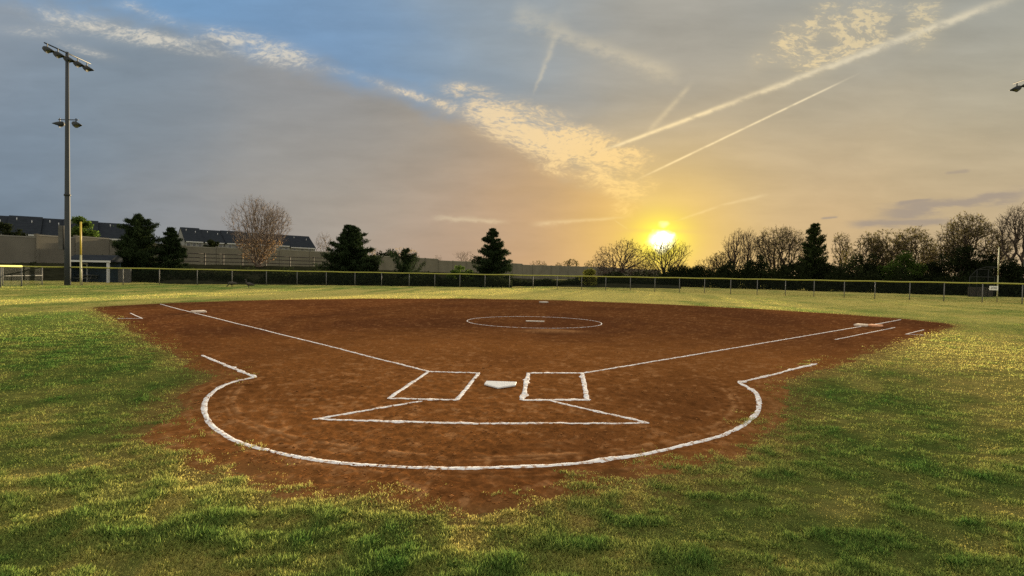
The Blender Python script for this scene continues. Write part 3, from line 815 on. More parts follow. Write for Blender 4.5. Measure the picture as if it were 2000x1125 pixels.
# foul poles and the distance sign
p = at(157.5, FP[4][1] - .6); t_ = empty('foul_pole', (p[0], p[1], 0), 'tall thin yellow foul pole at the left fence beside the floodlight mast', 'foul pole')
hz_ = zt(157, 433.5, p[1])
B().tube([(0, 0, 2.6), (0, 0, hz_)], .07, 10).build('upper_pole', M['yellow_pole'], t_); B().tube([(0, 0, -.1), (0, 0, 2.6)], .075, 10).build('lower_pole', M['pale_yellow'], t_)
p = at(1948, FP[35][1] + 2.2); t_ = empty('foul_pole', (p[0], p[1], 0), 'tall thin pale foul pole at the right fence beside the white sign', 'foul pole')
hz_ = zt(1950, 483, p[1])
B().tube([(0, 0, 2.2), (0, 0, hz_)], .042, 10).build('upper_pole', M['pale_yellow'], t_); B().tube([(0, 0, -.1), (0, 0, 2.2)], .046, 10).build('lower_pole', M['pale_yellow'], t_)
pa, pb_ = FP[35], FP[36]; f_ = (1941.5 - 1919) / (1997 - 1919.); sp_ = pa + (pb_ - pa) * f_; an = math.atan2((pb_ - pa)[1], (pb_ - pa)[0])
inn = np.array([math.sin(an), -math.cos(an)]); sp_ = sp_ + inn * .05
sg = empty('distance_sign', (sp_[0], sp_[1], 1.17), 'small white sign reading 200 on the right fence by the foul pole', 'sign', rz=an)
B().box((-.26, -.012, -.16), (.26, .012, .16), .004).build('board', M['sign_white'], sg)
fcu = bpy.data.curves.new('digits', 'FONT'); fcu.body = '200'; fcu.size = .27; fcu.extrude = .004; fcu.align_x = 'CENTER'; fcu.align_y = 'CENTER'
tmp = bpy.data.objects.new('digits_tmp', fcu); COL.objects.link(tmp)
dg = bpy.context.evaluated_depsgraph_get(); me = bpy.data.meshes.new_from_object(tmp.evaluated_get(dg)); bpy.data.objects.remove(tmp)
o = link('digits', me, M['sign_ink'], sg, (0, -.017, 0)); o.rotation_euler = (R(90), 0, 0)

# ------------------------------------------------------------------ floodlight masts
def flood(parent, loc, rz, tilt, name='floodlight'):
    """visored sports floodlight: shell, lens, yoke"""
    b = B(); n = 12
    prof = [(-.34, .10), (-.30, .17), (-.12, .235), (.10, .25)]
    rings = []
    for x_, r_ in prof: rings.append([b.bm.verts.new((x_, r_ * math.cos(2 * math.pi * k / n), r_ * math.sin(2 * math.pi * k / n))) for k in range(n)])
    # visor: upper half reaches forward, lower half is cut back
    rings.append([b.bm.verts.new((.10 + .42 * max(0, .25 + .75 * math.sin(2 * math.pi * k / n)), .26 * math.cos(2 * math.pi * k / n), .26 * math.sin(2 * math.pi * k / n) * (.9 if math.sin(2 * math.pi * k / n) > 0 else 1))) for k in range(n)])
    for i in range(len(rings) - 1):
        for k in range(n): f = b.bm.faces.new((rings[i][k], rings[i][(k + 1) % n], rings[i + 1][(k + 1) % n], rings[i + 1][k])); f.smooth = True
    b.bm.faces.new(rings[0])
    o = b.build(name, M['dark_metal'], parent, loc); o.rotation_euler = (0, tilt, rz)
    sm = o.modifiers.new('sheet', 'SOLIDIFY'); sm.thickness = .012
    l = B().tube([(.09, 0, 0), (.105, 0, 0)], .235, 12).build('lens', M['lens'], o)
    y = B().box((-.03, -.03, .2), (.03, .03, .52)).build('bracket', M['dark_metal'], o); 
    y.rotation_euler = (0, -tilt, 0)
    return o
def mast(px, D, ztop, mirror, label):
    p = at(px, D); t = empty('floodlight_mast', (p[0], p[1], 0), label, 'floodlight mast', 'floodlight masts by the outfield fence')
    B().tube([(0, 0, -.2), (0, 0, 4), (0, 0, 12), (0, 0, ztop)], [.235, .215, .165, .125], 14).build('pole', M['pole'], t)
    B().tube([(0, 0, 7.6), (0, 0, 7.75)], .25, 12).build('collar', M['dark_metal'], t)
    s = -1 if mirror else 1
    za = ztop - .1
    B().tube([(-.12 * s, -2.15, za), (.22 * s, 2.3, za)], .055, 8).build('crossarm', M['dark_metal'], t)
    for k in range(5):
        yy_ = -2.0 + k * 1.02; flood(t, (.02 * s * k, yy_, za - .52), R(8) if not mirror else R(172), R(32))
    zb = zt(134, 236, D)
    B().tube([(-.75, 0, zb), (.95, -.0, zb)], .04, 8).build('lower_crossarm', M['dark_metal'], t)
    flood(t, (-.55, -.1, zb - .42), R(200), R(20)); flood(t, (.82, -.1, zb - .42), R(-15), R(28))
    B().box((-.62, -.22, zt(118, 488, D)), (-.24, .2, zt(118, 441, D)), .02).build('control_cabinet', M['grey_panel'], t)
    return t
mast(131.5, FP[4][1] - .9, zt(133, 106, FP[4][1] - .9), False, 'tall grey floodlight mast with five lamps rising at the left outfield fence')
mast(2015, 47.6, zt(2015, 147, 47.6), True, 'floodlight mast beyond the right edge with only a dark lamp tip showing')

# ------------------------------------------------------------------ berm and sound wall
def berm():
    nu, nv = 120, 26
    pxs = np.linspace(-260, 1330, nu); V_ = np.zeros((nu, nv, 3))
    WD = lambda p: np.interp(p, WPX, WDD)
    for i, p in enumerate(pxs):
        df = fence_pt(p)[1] + np.interp(p, [-260, 100, 260, 330, 900, 1050, 1330], [14, 14, 13, 2.5, 2.5, 12, 18]); dw = max(WD(p) + 6, df + 6)
        hmax = np.interp(p, [-260, 0, 330, 620, 900, 1020, 1330], [1.9, 1.95, 2.2, 2.3, 1.6, .8, .3])
        for j, t in enumerate(np.linspace(0, 1, nv)):
            D_ = df + (min(dw, df + 40) - df) * t
            hh = hmax * float(sst(0, .55, np.array(t))) + (float(fbm(np.array([p * .05]), np.array([D_ * .4]), 5, 3)[0]) - .5) * .35 * min(1, t * 6)
            V_[i, j] = (*at(p, D_), hh - .02)
    id_ = np.arange(nu * nv).reshape(nu, nv)
    q = np.stack([id_[:-1, :-1], id_[1:, :-1], id_[1:, 1:], id_[:-1, 1:]], -1).reshape(-1, 4)
    me = npmesh('berm', V_.reshape(-1, 3), q, smooth=True)
    o = link('hill_berm', me, simple('berm_ground', (.022, .022, .012), .95, 0, .45, .8, .6, 6, 0)); tag(o, kind='structure')
    return V_
WPX = [-300, -120, 72, 215, 300, 360, 480, 605, 740, 856, 1020, 1180, 1290]
WDD = [66, 69, 77, 88, 95, 102, 114, 128, 146, 168, 208, 262, 310]
WTP = [452, 455.5, 459.5, 464, 478, 480.5, 485, 489.5, 500, 505.5, 515, 522, 527.5]
WSTEP = {4: 474, 8: 499.5, 9: 508.5, 10: 517}
bermV = berm()
wall = empty('sound_wall', (*at(605, 128), 0), 'long beige concrete panel wall stepping down behind the outfield trees', 'wall')
wo_ = np.array(at(605, 128))
for i in range(len(WPX) - 1):
    a = np.array(at(WPX[i], WDD[i])); b = np.array(at(WPX[i + 1], WDD[i + 1]))
    ta = zt(WPX[i], WSTEP.get(i, WTP[i]), WDD[i]); tb = zt(WPX[i + 1], WTP[i + 1], WDD[i + 1]); z_ = (ta + tb) / 2
    n = (b - a) / np.linalg.norm(b - a); L_ = np.linalg.norm(b - a); nn = np.array([-n[1], n[0]])
    k = max(1, round(L_ / 7.0))
    for j in range(k):
        p0 = a + (b - a) * (j / k) - wo_; p1 = a + (b - a) * ((j + 1) / k) - wo_
        zz0 = ta + (tb - ta) * ((j + .5) / k)
        e = n * .17
        q0, q1 = p0 + e, p1 - e
        B().prism([(*q0, -.2), (*q1, -.2), (*q1, zz0 - .18), (*q0, zz0 - .18)], (*(nn * .2), 0)).build('panel', M['concrete'], wall)
        B().prism([(*(q0 - nn * .04), zz0 - .18), (*(q1 - nn * .04), zz0 - .18), (*(q1 - nn * .04), zz0), (*(q0 - nn * .04), zz0)], (*(nn * .28), 0)).build('coping', M['concrete_cap'], wall)
        B().prism([(*(p0 - n * .165 - nn * .12), -.2), (*(p0 + n * .165 - nn * .12), -.2), (*(p0 + n * .165 - nn * .12), zz0 + .08), (*(p0 - n * .165 - nn * .12), zz0 + .08)], (*(nn * .44), 0)).build('pilaster', M['concrete'], wall)
# split rail fence on top of the berm
rf = empty('rail_fence', (*at(490, 84), 0), 'dark split rail fence on the bank below the beige wall', 'fence')
ro = np.array(at(490, 84)); pts = [np.array(at(p_, D_)) for p_, D_ in ((352, 76), (400, 78.5), (436, 80.5), (473, 82.5), (519, 85), (566, 87.5), (612, 90), (660, 93))]
zs = [zt(p_, y_, D_) for p_, y_, D_ in ((352, 494, 76), (400, 496, 78.5), (436, 497, 80.5), (473, 498, 82.5), (519, 500, 85), (566, 502, 87.5), (612, 503.5, 90), (660, 505, 93))]
for p, z in zip(pts, zs): B().box((*(p - ro - .07), .5), (*(p - ro + .07), z + .12), .01).build('post', M['wood_dark'], rf)
for dzr in (0, -.55, -1.1):
    for k in range(len(pts) - 1): B().tube([(*(pts[k] - ro), zs[k] + dzr), (*(pts[k + 1] - ro), zs[k + 1] + dzr)], .075, 6).build('rail', M['wood_dark'], rf)

# ------------------------------------------------------------------ townhouse rows
def townhouse_row(name, label, Da, Db, depth, units, z0=0):
    """units: (px0, px1, ridge y, eave y) along a row running from depth Da to Db, turned away from the field"""
    pa = np.array(at(units[0][0], Da)); pb = np.array(at(units[-1][1], Db)); e = (pb - pa) / np.linalg.norm(pb - pa)
    t = empty(name, (pa[0], pa[1], 0), label, 'townhouses', 'townhouse rows behind the wall', math.atan2(e[1], e[0]))
    def along(px):
        k = (px - 1000) / F          # crossing of the sight column with the row line
        return (k * pa[1] - pa[0]) / (e[0] - k * e[1])
    for i, (a, b, yr, ye) in enumerate(units):
        x0, x1 = along(a), along(b); Dm = pa[1] + e[1] * (x0 + x1) / 2
        zr = zt((a + b) / 2, yr, Dm + depth / 2 * e[0]); ze = zt((a + b) / 2, ye, Dm); off = .5 * (i % 2)
        y0, y1 = off, depth + off; ym = (y0 + y1) / 2
        B().box((x0 + .02, y0 + .3, z0), (x1 - .02, y1 - .3, ze - .45)).build('wall', M['siding'], t)
        r = B().prism([(x0, y0 - .3, ze - .2), (x0, ym, zr), (x0, y1 + .3, ze - .2), (x0, y1 + .3, ze - .42), (x0, ym, zr - .25), (x0, y0 - .3, ze - .42)], (x1 - x0 - .01, 0, 0)).build('roof', M['shingle'], t)
        B().box((x0 + .3, y0 - .42, ze - .52), (x1 - .3, y0 - .305, ze - .26)).build('gutter', M['white'], r)
        for xx_ in (x0 + .06, x1 - .2):
            B().prism([(xx_, y0 + .35, ze - .43), (xx_, ym, zr - .3), (xx_, y1 - .35, ze - .43)], (.13, 0, 0)).build('gable', M['siding'], t)
        for v in range(2):
            vx = x0 + (x1 - x0) * (.25 + .45 * v + .1 * (i % 2)); vt = .25 + .12 * v
            vz = ze - .2 + (zr - ze + .2) * (1 - vt); vy = y0 - .3 + (ym - y0 + .3) * (1 - vt)
            B().tube([(vx, vy, vz - .1), (vx, vy, vz + .5)], .08, 8).build('vent_pipe', M['white'], r)
        for w_ in range(3):
            wx = x0 + (x1 - x0) * (.2 + .3 * w_)
            f = B().box((wx - .5, y0 + .24, ze - 1.9), (wx + .5, y0 + .31, ze - .6)).build('window', M['white'], t)
            B().box((wx - .42, y0 + .22, ze - 1.82), (wx + .42, y0 + .238, ze - .68)).build('pane', M['glass'], f)
    return t
townhouse_row('townhouse_row', 'row of dark slate townhouse roofs above the wall at the far left', 102, 121, 10,
              [(-160, -70, 418, 452), (-70, 10, 419.5, 453), (10, 79, 422.5, 455), (79, 120, 427, 458), (120, 191, 430, 461), (191, 258, 436, 464)])
townhouse_row('townhouse_row', 'row of dark slate townhouse roofs behind the big bare tree', 148, 172, 11,
              [(360, 398, 445, 470), (398, 440, 449.5, 472), (440, 484, 451.5, 474), (484, 530, 455, 476), (530, 566, 457.5, 478), (566, 617, 460.5, 482)])

# ------------------------------------------------------------------ picnic shelter with table, far left
Ds = 57.5
cx, cy = at(178, Ds)
sh = empty('picnic_shelter', (cx, cy, 0), 'small dark blue open shelter with white trim beside the left floodlight mast', 'shelter')
xl = (134 - 1000) / F * Ds - cx; xr = (216 - 1000) / F * Ds - cx; zt_ = zt(175, 509, Ds)
B().prism([(xl - .1, -.2, zt_ + .02), (xl - .1, .9, zt_ + .62), (xl - .1, 1.6, zt_ + .3), (xl - .1, 1.6, zt_ - .1), (xl - .1, -.2, zt_ - .1)], (xr - xl + .2, 0, 0)).build('roof', M['shingle'], sh)
B().box((xl - .12, -.26, zt_ - .16), (xr + .12, -.203, zt_ + .03)).build('fascia', M['white'], sh)
B().box((xl, 1.4, 0), (xr - .02, 1.5, zt_ - .11)).build('back_wall', M['blue_panel'], sh)
B().box((xl, .1, 0), (xl + .08, 1.39, zt_ - .11)).build('side_wall', M['blue_panel'], sh)
B().box((xr - .33, -.16, 0), (xr - .12, .04, zt_ - .17)).build('post', M['white'], sh)
B().box((xl + .05, -.12, 0), (xl + .2, .04, zt_ - .17)).build('post', M['white'], sh)
xa = (160 - 1000) / F * (Ds + 2) - cx; xb = (180 - 1000) / F * (Ds + 2) - cx
fr = B(); fr.box((xa, 1.30, 0), (xa + .1, 1.39, 2.0)); fr.box((xb - .1, 1.30, 0), (xb, 1.39, 2.0)); fr.box((xa + .1, 1.30, 1.88), (xb - .1, 1.39, 2.0)); fr.build('door_frame', M['white'], sh)
B().box((xr + .05, 1.0, 0), (xr + 1.35, 1.15, zt(228, 524, Ds))).build('privacy_panel', M['grey_panel'], sh)
pt = empty('picnic_table', (*at(171, Ds + .9), 0), 'grey picnic table inside the blue shelter', 'picnic table')
B().box((-.9, -.36, .72), (.9, .36, .77), .01).build('tabletop', M['steel'], pt)
for s_ in (-1, 1):
    B().box((-.9, s_ * .72 - .13, .42), (.9, s_ * .72 + .13, .46), .01).build('bench', M['steel'], pt)
    l = B(); l.tube([(s_ * .6, -.7, 0), (s_ * .6, -.25, .72)], .03, 6); l.tube([(s_ * .6, .7, 0), (s_ * .6, .25, .72)], .03, 6); l.tube([(s_ * .6, -.75, .4), (s_ * .6, .75, .4)], .03, 6); l.build('leg', M['steel'], pt)

# ------------------------------------------------------------------ backstop of the next field, right
Db = 62
bx0, by0 = at(1918, Db)
bk = empty('backstop', (bx0, by0, 0), 'dark chain link backstop with bent pipe frame in front of the right trees', 'backstop')
X_ = lambda p_: (p_ - 1918) / F * Db
Z_ = lambda y_: zt(1918, y_, Db)
fr = B()
for p_, zt1 in ((1893, Z_(541)), (1907, Z_(526.5)), (1929, Z_(526)), (1942, Z_(540))): fr.tube([(X_(p_), 0, 0), (X_(p_), 0, zt1)], .028, 8)
fr.tube([(X_(1893), 0, Z_(541)), (X_(1907), 0, Z_(526.5)), (X_(1929), 0, Z_(526)), (X_(1942), 0, Z_(540))], .03, 8)
fr.tube([(X_(1893), 0, Z_(541)), (X_(1942), 0, Z_(541))], .035, 8)
fr.tube([(X_(1907), 0, Z_(526.5)), (X_(1907), -1.2, Z_(522))], .035, 8); fr.tube([(X_(1929), 0, Z_(526)), (X_(1929), -1.2, Z_(522))], .035, 8); fr.tube([(X_(1907), -1.2, Z_(522)), (X_(1929), -1.2, Z_(522))], .035, 8)
fr.build('pipe_frame', M['dark_pipe'], bk)
xs4 = [X_(1893), X_(1907), X_(1929), X_(1942)]; z4 = [Z_(541), Z_(526.5), Z_(526), Z_(540)]
Vk = np.array([(x_, .05, 0) for x_ in xs4] + [(x_, .05, z_) for x_, z_ in zip(xs4, z4)]); i_ = np.arange(3)
link('chain_link_mesh', npmesh('chain_link_mesh', Vk, np.stack([i_, i_ + 1, i_ + 5, i_ + 4], -1), uv=Vk[:, [0, 2]]), M['chain'], bk)
b = B(); b.box((xs4[0], .15, .0), (xs4[3], .2, 1.1)); b.build('kick_board', M['wood_dark'], bk)

# ------------------------------------------------------------------ geese on the outfield grass
def goose(p, rz, spine, rad, label, scale=1.0):
    b = B(); b.tube(spine, rad, 10)
    o = b.build('goose', M['goose_dark'], None, (p[0], p[1], .02)); o.rotation_euler.z = rz; o.scale = (scale,) * 3
    tag(o, label, 'goose', 'geese on the outfield')
    l = B()
    for s_ in (-1, 1): l.tube([(.02, s_ * .06, .24), (.0, s_ * .06, .02), (-.06, s_ * .065, .0)], [.022, .012, .02], 6)
    l.build('legs', M['goose_dark'], o)
    for f in o.data.polygons: f.use_smooth = True
    return o
p = gp(453, 561)
goose(p, R(176), [(-.52, 0, .30), (-.40, 0, .32), (-.22, 0, .33), (.0, 0, .34), (.18, 0, .34), (.27, 0, .31), (.34, 0, .22), (.40, 0, .12), (.45, 0, .07), (.52, 0, .03)], [.02, .07, .13, .165, .15, .10, .05, .04, .045, .012], 'dark goose with its head down feeding on the outfield grass, the left of two')
p = gp(486, 563)
goose(p, R(186), [(-.50, 0, .22), (-.38, 0, .26), (-.20, 0, .31), (.0, 0, .34), (.15, 0, .38), (.21, 0, .46), (.22, 0, .58), (.22, 0, .68), (.25, 0, .735), (.32, 0, .72), (.38, 0, .705)], [.02, .06, .125, .16, .13, .07, .042, .036, .048, .03, .01], 'dark goose standing with its neck raised on the outfield grass, the right of two')

# ------------------------------------------------------------------ trees
def segs_mesh(name, A, Bb, r0, r1, n=4):
    d = Bb - A; L = np.linalg.norm(d, axis=1)[:, None] + 1e-9; t = d / L
    up = np.where(np.abs(t[:, 2:3]) < .9, np.array([[0, 0, 1.]]), np.array([[1., 0, 0]]))
    x_ = np.cross(t, up); x_ /= np.linalg.norm(x_, axis=1)[:, None] + 1e-9; y_ = np.cross(t, x_)
    V_ = []
    for c_, r_ in ((A, r0), (Bb, r1)):
        for k in range(n):
            a = 2 * math.pi * k / n; V_.append(c_ + r_[:, None] * (x_ * math.cos(a) + y_ * math.sin(a)))
    V_ = np.stack(V_, 1); m_ = len(A); f = []
    for k in range(n): f.append((k, (k + 1) % n, n + (k + 1) % n, n + k))
    Fq = (np.array(f)[None] + (2 * n * np.arange(m_))[:, None, None]).reshape(-1, 4)
    return npmesh(name, V_.reshape(-1, 3), Fq, smooth=True)
def quads_mesh(name, P, size, r, up=0.0, asp=.6):
    """small leaf faces at points P, random orientation"""
    n = len(P); a = r.normal(size=(n, 3)); a /= np.linalg.norm(a, axis=1)[:, None]
    a[:, 2] += up; a /= np.linalg.norm(a, axis=1)[:, None]
    b = np.cross(a, r.normal(size=(n, 3))); b /= np.linalg.norm(b, axis=1)[:, None] + 1e-9
    s = (size * r.uniform(.6, 1.4, n))[:, None]
    V_ = np.stack([P - a * s, P + b * s * asp, P + a * s, P - b * s * asp], 1)
    return npmesh(name, V_.reshape(-1, 3), np.arange(4 * n).reshape(-1, 4))
def grow(r, att, trunk_h, bf=.55, step=.45, jit=.06, trop=.06):
    pos = [np.array([0, 0, 0.])]; par = [-1]; pl = [0.]
    k = max(2, int(trunk_h / step)); lean = r.normal(0, .05, 2)
    for i in range(1, k + 1):
        z = trunk_h * i / k; pos.append(np.array([lean[0] * z + r.normal(0, .03), lean[1] * z + r.normal(0, .03), z])); par.append(i - 1); pl.append(z)
    cap = 60000
    PA = np.zeros((cap, 3)); PL = np.zeros(cap); n = len(pos); PA[:n] = pos; PL[:n] = pl
    PA[0, 2] = 0
    base = PA[n - 1].copy()
    order = np.argsort(np.linalg.norm(att - base, axis=1) + r.normal(0, .5, len(att)))
    par = list(par); first = max(1, k - 2); tips = []
    for i in order:
        a = att[i]; dd = np.linalg.norm(PA[first:n] - a, axis=1)
        j = int(np.argmin(dd + bf * PL[first:n])) + first
        L_ = np.linalg.norm(a - PA[j]); m_ = max(1, int(L_ / step)); s0 = PA[j].copy(); prev = j
        for q_ in range(1, m_ + 1):
            f = q_ / m_; p_ = s0 + (a - s0) * f
            p_ = p_ + r.normal(0, jit, 3) * (1 if q_ < m_ else .3) + np.array([0, 0, -trop * L_ * math.sin(math.pi * f)])
            PA[n] = p_; PL[n] = PL[prev] + np.linalg.norm(p_ - PA[prev]); par.append(prev); prev = n; n += 1
        tips.append(prev)
    return PA[:n], np.array(par), np.array(tips)
def bare_tree(px, ytop, wpx, D, label, zb=0.0, seed=0, att=420, shape='round', low=.3, trunk=.22, rtip=.016, leaf=None, nleaf=0, lsize=.07, lz=None, bark='bark', bf=.5, cat='tree', group=None, twigs=4, name='bare_tree', stems=1, rpow=.44, dz=None, trop=.05):
    r = np.random.default_rng(seed + 100); rtip = rtip * .68; att = int(att * 1.5)
    x0, y0 = at(px, D); H = zt(px, ytop, D) - zb; W = wpx * D / F / 2
    t = empty(name, (x0, y0, zb), label, cat, group)
    SA, SB, S0, S1, tipP, tipD = [], [], [], [], [], []
    voids = [(u_ / np.linalg.norm(u_) * r.uniform(.75, 1.15), r.uniform(.06, .30)) for u_ in r.normal(size=(6, 3))]
    for s_ in range(stems):
        na_ = att // stems
        ox = (s_ - (stems - 1) / 2) * W * .9 if stems > 1 else 0
        Ws = W / (stems ** .6)
        A = []
        while len(A) < na_:
            p_ = r.uniform(-1, 1, 3); zf = (p_[2] + 1) / 2
            if shape == 'round': ok = p_[0] ** 2 + p_[1] ** 2 + (p_[2]) ** 2 < 1 and r.random() < .35 + .65 * np.linalg.norm(p_)
            elif shape == 'fan': ok = math.hypot(p_[0], p_[1]) < (.35 + .65 * min(1, zf * 1.6)) * math.sqrt(max(0, 1 - max(0, zf - .55) ** 2 / .2026))
            elif shape == 'tall': ok = math.hypot(p_[0], p_[1]) < (.45 + .55 * zf) * math.sqrt(max(0, 1 - max(0, zf - .5) ** 2 / .25)) + .05
            elif shape == 'dome': ok = p_[0] ** 2 + p_[1] ** 2 + max(0, p_[2]) ** 2 < 1 and r.random() < .4 + .6 * np.linalg.norm(p_)
            if ok and any(((p_ - v_) ** 2).sum() < rv for v_, rv in voids): ok = False
            if ok:
                lump = 1 - .22 * math.sin(3 * math.atan2(p_[1], p_[0]) + seed) * abs(p_[0])
                A.append((p_[0] * Ws * lump + ox, p_[1] * Ws * .9, H * (low + (1 - low) * zf) * (.93 + .07 * r.random())))
        A = np.array(A)
        PA, par, tips = grow(r, A, H * trunk, bf, step=max(.3, H / 24), jit=.0065 * H / 2, trop=trop)
        PA[:, 0] += ox * .25
        cnt = np.zeros(len(PA)); cnt[tips] += 1
        for i in range(len(PA) - 1, 0, -1):
            cnt[par[i]] += cnt[i]
        cnt = np.maximum(cnt, 1); rad = rtip * cnt ** rpow
        i = np.arange(1, len(PA)); 
        SA.append(PA[par[i]]); SB.append(PA[i]); S0.append(np.minimum(rad[par[i]], rad[i] * 1.5)); S1.append(rad[i])
        tipP.append(PA[tips]); tipD.append(PA[tips] - PA[par[tips]])
    SA, SB, S0, S1 = map(np.concatenate, (SA, SB, S0, S1)); tipP = np.concatenate(tipP); tipD = np.concatenate(tipD)
    tipD = tipD / (np.linalg.norm(tipD, axis=1)[:, None] + 1e-9)
    # fine twigs at the ends
    T0 = np.repeat(tipP, twigs, 0); TD = np.repeat(tipD, twigs, 0) + r.normal(0, .55, (len(T0), 3)); TD[:, 2] += .15
    TD /= np.linalg.norm(TD, axis=1)[:, None]
    T1 = T0 + TD * (H * .045 * r.uniform(.4, 1.5, len(T0)))[:, None]
    big = S1 > rtip * 3.2
    link('trunk', segs_mesh('trunk', SA[big], SB[big], S0[big], S1[big], 6), M[bark], t)
    A_ = np.concatenate([SA[~big], T0]); B_ = np.concatenate([SB[~big], T1]); r0 = np.concatenate([S0[~big], np.full(len(T0), rtip * .8)]); r1 = np.concatenate([S1[~big], np.full(len(T0), rtip * .4)])
    link('crown', segs_mesh('crown', A_, B_, r0, r1, 3), M[bark], t)
    if leaf:
        Pq = T0[r.integers(0, len(T0), nleaf)] + TD[r.integers(0, len(T0), nleaf)] * .0
        src = r.integers(0, len(T0), nleaf); Pq = T0[src] + (T1 - T0)[src] * r.random((nleaf, 1)) + r.normal(0, .06, (nleaf, 3))
        if lz: Pq = Pq[(Pq[:, 2] < H * lz[1]) & (Pq[:, 2] > H * lz[0])]
        link('leaves', quads_mesh('leaves', Pq, lsize, r), M[leaf], t)
    return t
def conifer(px, ytop, wpx, D, label, zb=0.0, seed=0, mat='cedar', n=70, dens=1.0, power=.8, rise=.28, name='cedar_tree', base=.02, cat='evergreen tree', group=None, spray=.19, ragged=.35):
    r = np.random.default_rng(seed + 500)
    x0, y0 = at(px, D); H = zt(px, ytop, D) - zb; W = wpx * D / F / 2
    t = empty(name, (x0, y0, zb), label, cat, group)
    zs_ = np.linspace(0, H, 14); trunk = np.stack([.03 * np.sin(zs_ * 1.3 + seed), .03 * np.cos(zs_ * .9 + seed), zs_], -1)
    rt = np.interp(zs_, [0, H], [.035 * W + .10, .02])
    SA = [trunk[:-1]]; SB = [trunk[1:]]; S0 = [rt[:-1]]; S1 = [rt[1:]]
    P = []
    for i in range(n):
        f = base + (1 - base) * (i + r.random()) / n; z = f * H * .985; a = i * 2.39996 + r.normal(0, .9); f = min(.985, max(base, f + r.normal(0, .03))); z = f * H * .985
        env = W * .94 * (1 - f) ** power * (1 + ragged * r.normal(0, .5)) * (.82 + .3 * math.sin(a * 2 + seed) ** 2) + .12 + .02 * H * r.random()
        env = max(.15, env); m_ = max(3, int(env / .22))
        s = np.linspace(0, 1, m_); up = rise * env * (s ** 1.6) - .10 * env * s
        br = np.stack([np.cos(a + .12 * s) * env * s, np.sin(a + .12 * s) * env * s, z + up], -1)
        SA.append(br[:-1]); SB.append(br[1:]); rr_ = .012 + .012 * env * (1 - s); S0.append(rr_[:-1]); S1.append(rr_[1:])
        k = int((45 + 85 * env) * dens)
        q_ = r.random(k) ** .7
        c_ = np.stack([np.interp(q_, s, br[:, j]) for j in range(3)], -1)
        sp_ = (.10 + .15 * env * (1 - .6 * q_))[:, None]
        off = r.normal(0, 1, (k, 3)) * sp_ * np.array([.55, .55, .42]); off[:, 2] = off[:, 2] * .9 + .05
        P.append(c_ + off)
    P = np.concatenate(P)
    # leader tufts
    k = 220; P = np.concatenate([P, np.stack([r.normal(0, .10, k), r.normal(0, .10, k), H - .9 * r.random(k) ** 1.4 * H * .16], -1)])
    link('trunk', segs_mesh('trunk', *map(np.concatenate, (SA, SB, S0, S1)), 5), M['bark'], t)
    link('crown', quads_mesh('crown', P, spray, r, up=1.1, asp=.2), M[mat], t)
    return t
def leafy(px, ytop, wpx, D, label, zb=0.0, seed=0, mat='leaf_dark', lsize=.13, nl=5200, cat='shrub', group=None, name='shrub', low=.0, clumps=26, stem=True):
    """bush or leafy tree built of uneven leaf clumps on real stems"""
    r = np.random.default_rng(seed + 900)
    x0, y0 = at(px, D); H = zt(px, ytop, D) - zb; W = wpx * D / F / 2
    t = empty(name, (x0, y0, zb), label, cat, group)
    C = []
    while len(C) < clumps:
        p_ = r.uniform(-1, 1, 3)
        if p_[0] ** 2 + p_[1] ** 2 + (p_[2] * .9) ** 2 < 1: C.append((p_[0] * W * .85, p_[1] * W * .8, H * (low + (.93 - low) * (p_[2] + 1) / 2 * (1 - .25 * abs(p_[0])))))
    C = np.array(C); rad = r.uniform(.16, .40, clumps) * min(W, H * .6)
    w_ = rad ** 2; src = r.choice(clumps, nl, p=w_ / w_.sum())
    dv = r.normal(size=(nl, 3)); dv /= np.linalg.norm(dv, axis=1)[:, None]
    P = C[src] + dv * (rad[src] * r.random(nl) ** .45)[:, None] * np.array([1.15, 1.15, .85]); P[:, 2] = np.maximum(P[:, 2], .03)
    link('crown', quads_mesh('crown', P, lsize, r, up=.2), M[mat], t)
    A, Bq, a0, a1 = [], [], [], []
    for c_ in C[:14]:
        s = np.linspace(0, 1, 6)[:, None]; b0 = np.array([r.normal(0, .08), r.normal(0, .08), 0]); pth = b0 + (c_ - b0) * s * np.array([1, 1, 1]); pth[:, :2] = b0[:2] + (c_[:2] - b0[:2]) * s ** 1.6
        A.append(pth[:-1]); Bq.append(pth[1:]); q_ = np.linspace(.03 + .012 * H, .012, 6); a0.append(q_[:-1]); a1.append(q_[1:])
    link('trunk', segs_mesh('trunk', *map(np.concatenate, (A, Bq, a0, a1)), 5), M['bark'], t)
    return t
ZB = lambda D, px: 1.2
# evergreens beyond the left fence
conifer(270, 419, 116, 66, 'largest dark cedar of the pair just right of the blue shelter', .3, 1, n=150, power=.62, ragged=.62)
conifer(334, 446, 62, 67, 'shorter dark cedar with an open top right of the largest cedar', .3, 2, n=120, power=.6, ragged=.5)
conifer(682, 441, 112, 69, 'dark broad cedar with a pointed top at the right end of the rail fence', .3, 3, n=150, power=.62, ragged=.62)
leafy(722, 500, 46, 68, 'round dark bush hugging the right foot of the broad cedar', .3, 4, 'leaf_dark', nl=4200)
conifer(790, 489, 70, 72, 'small spiky dark juniper standing alone in front of the wall', .2, 5, n=40, power=.7, rise=.9, ragged=.9, dens=.8, name='juniper')
conifer(960, 447, 80, 76, 'solitary conical cedar standing against the orange sky left of centre', .1, 6, n=150, power=.72, ragged=.62)
conifer(1588, 437, 62, 84, 'dark pointed pine among the bare trees on the right', 0, 7, mat='pine', n=190, power=.6, rise=.5, ragged=.3, spray=.2, dens=.6, name='pine_tree')
leafy(898, 517, 84, 74, 'low green spreading bush left of the conical cedar', .1, 8, 'leaf_green', nl=4200, lsize=.11)
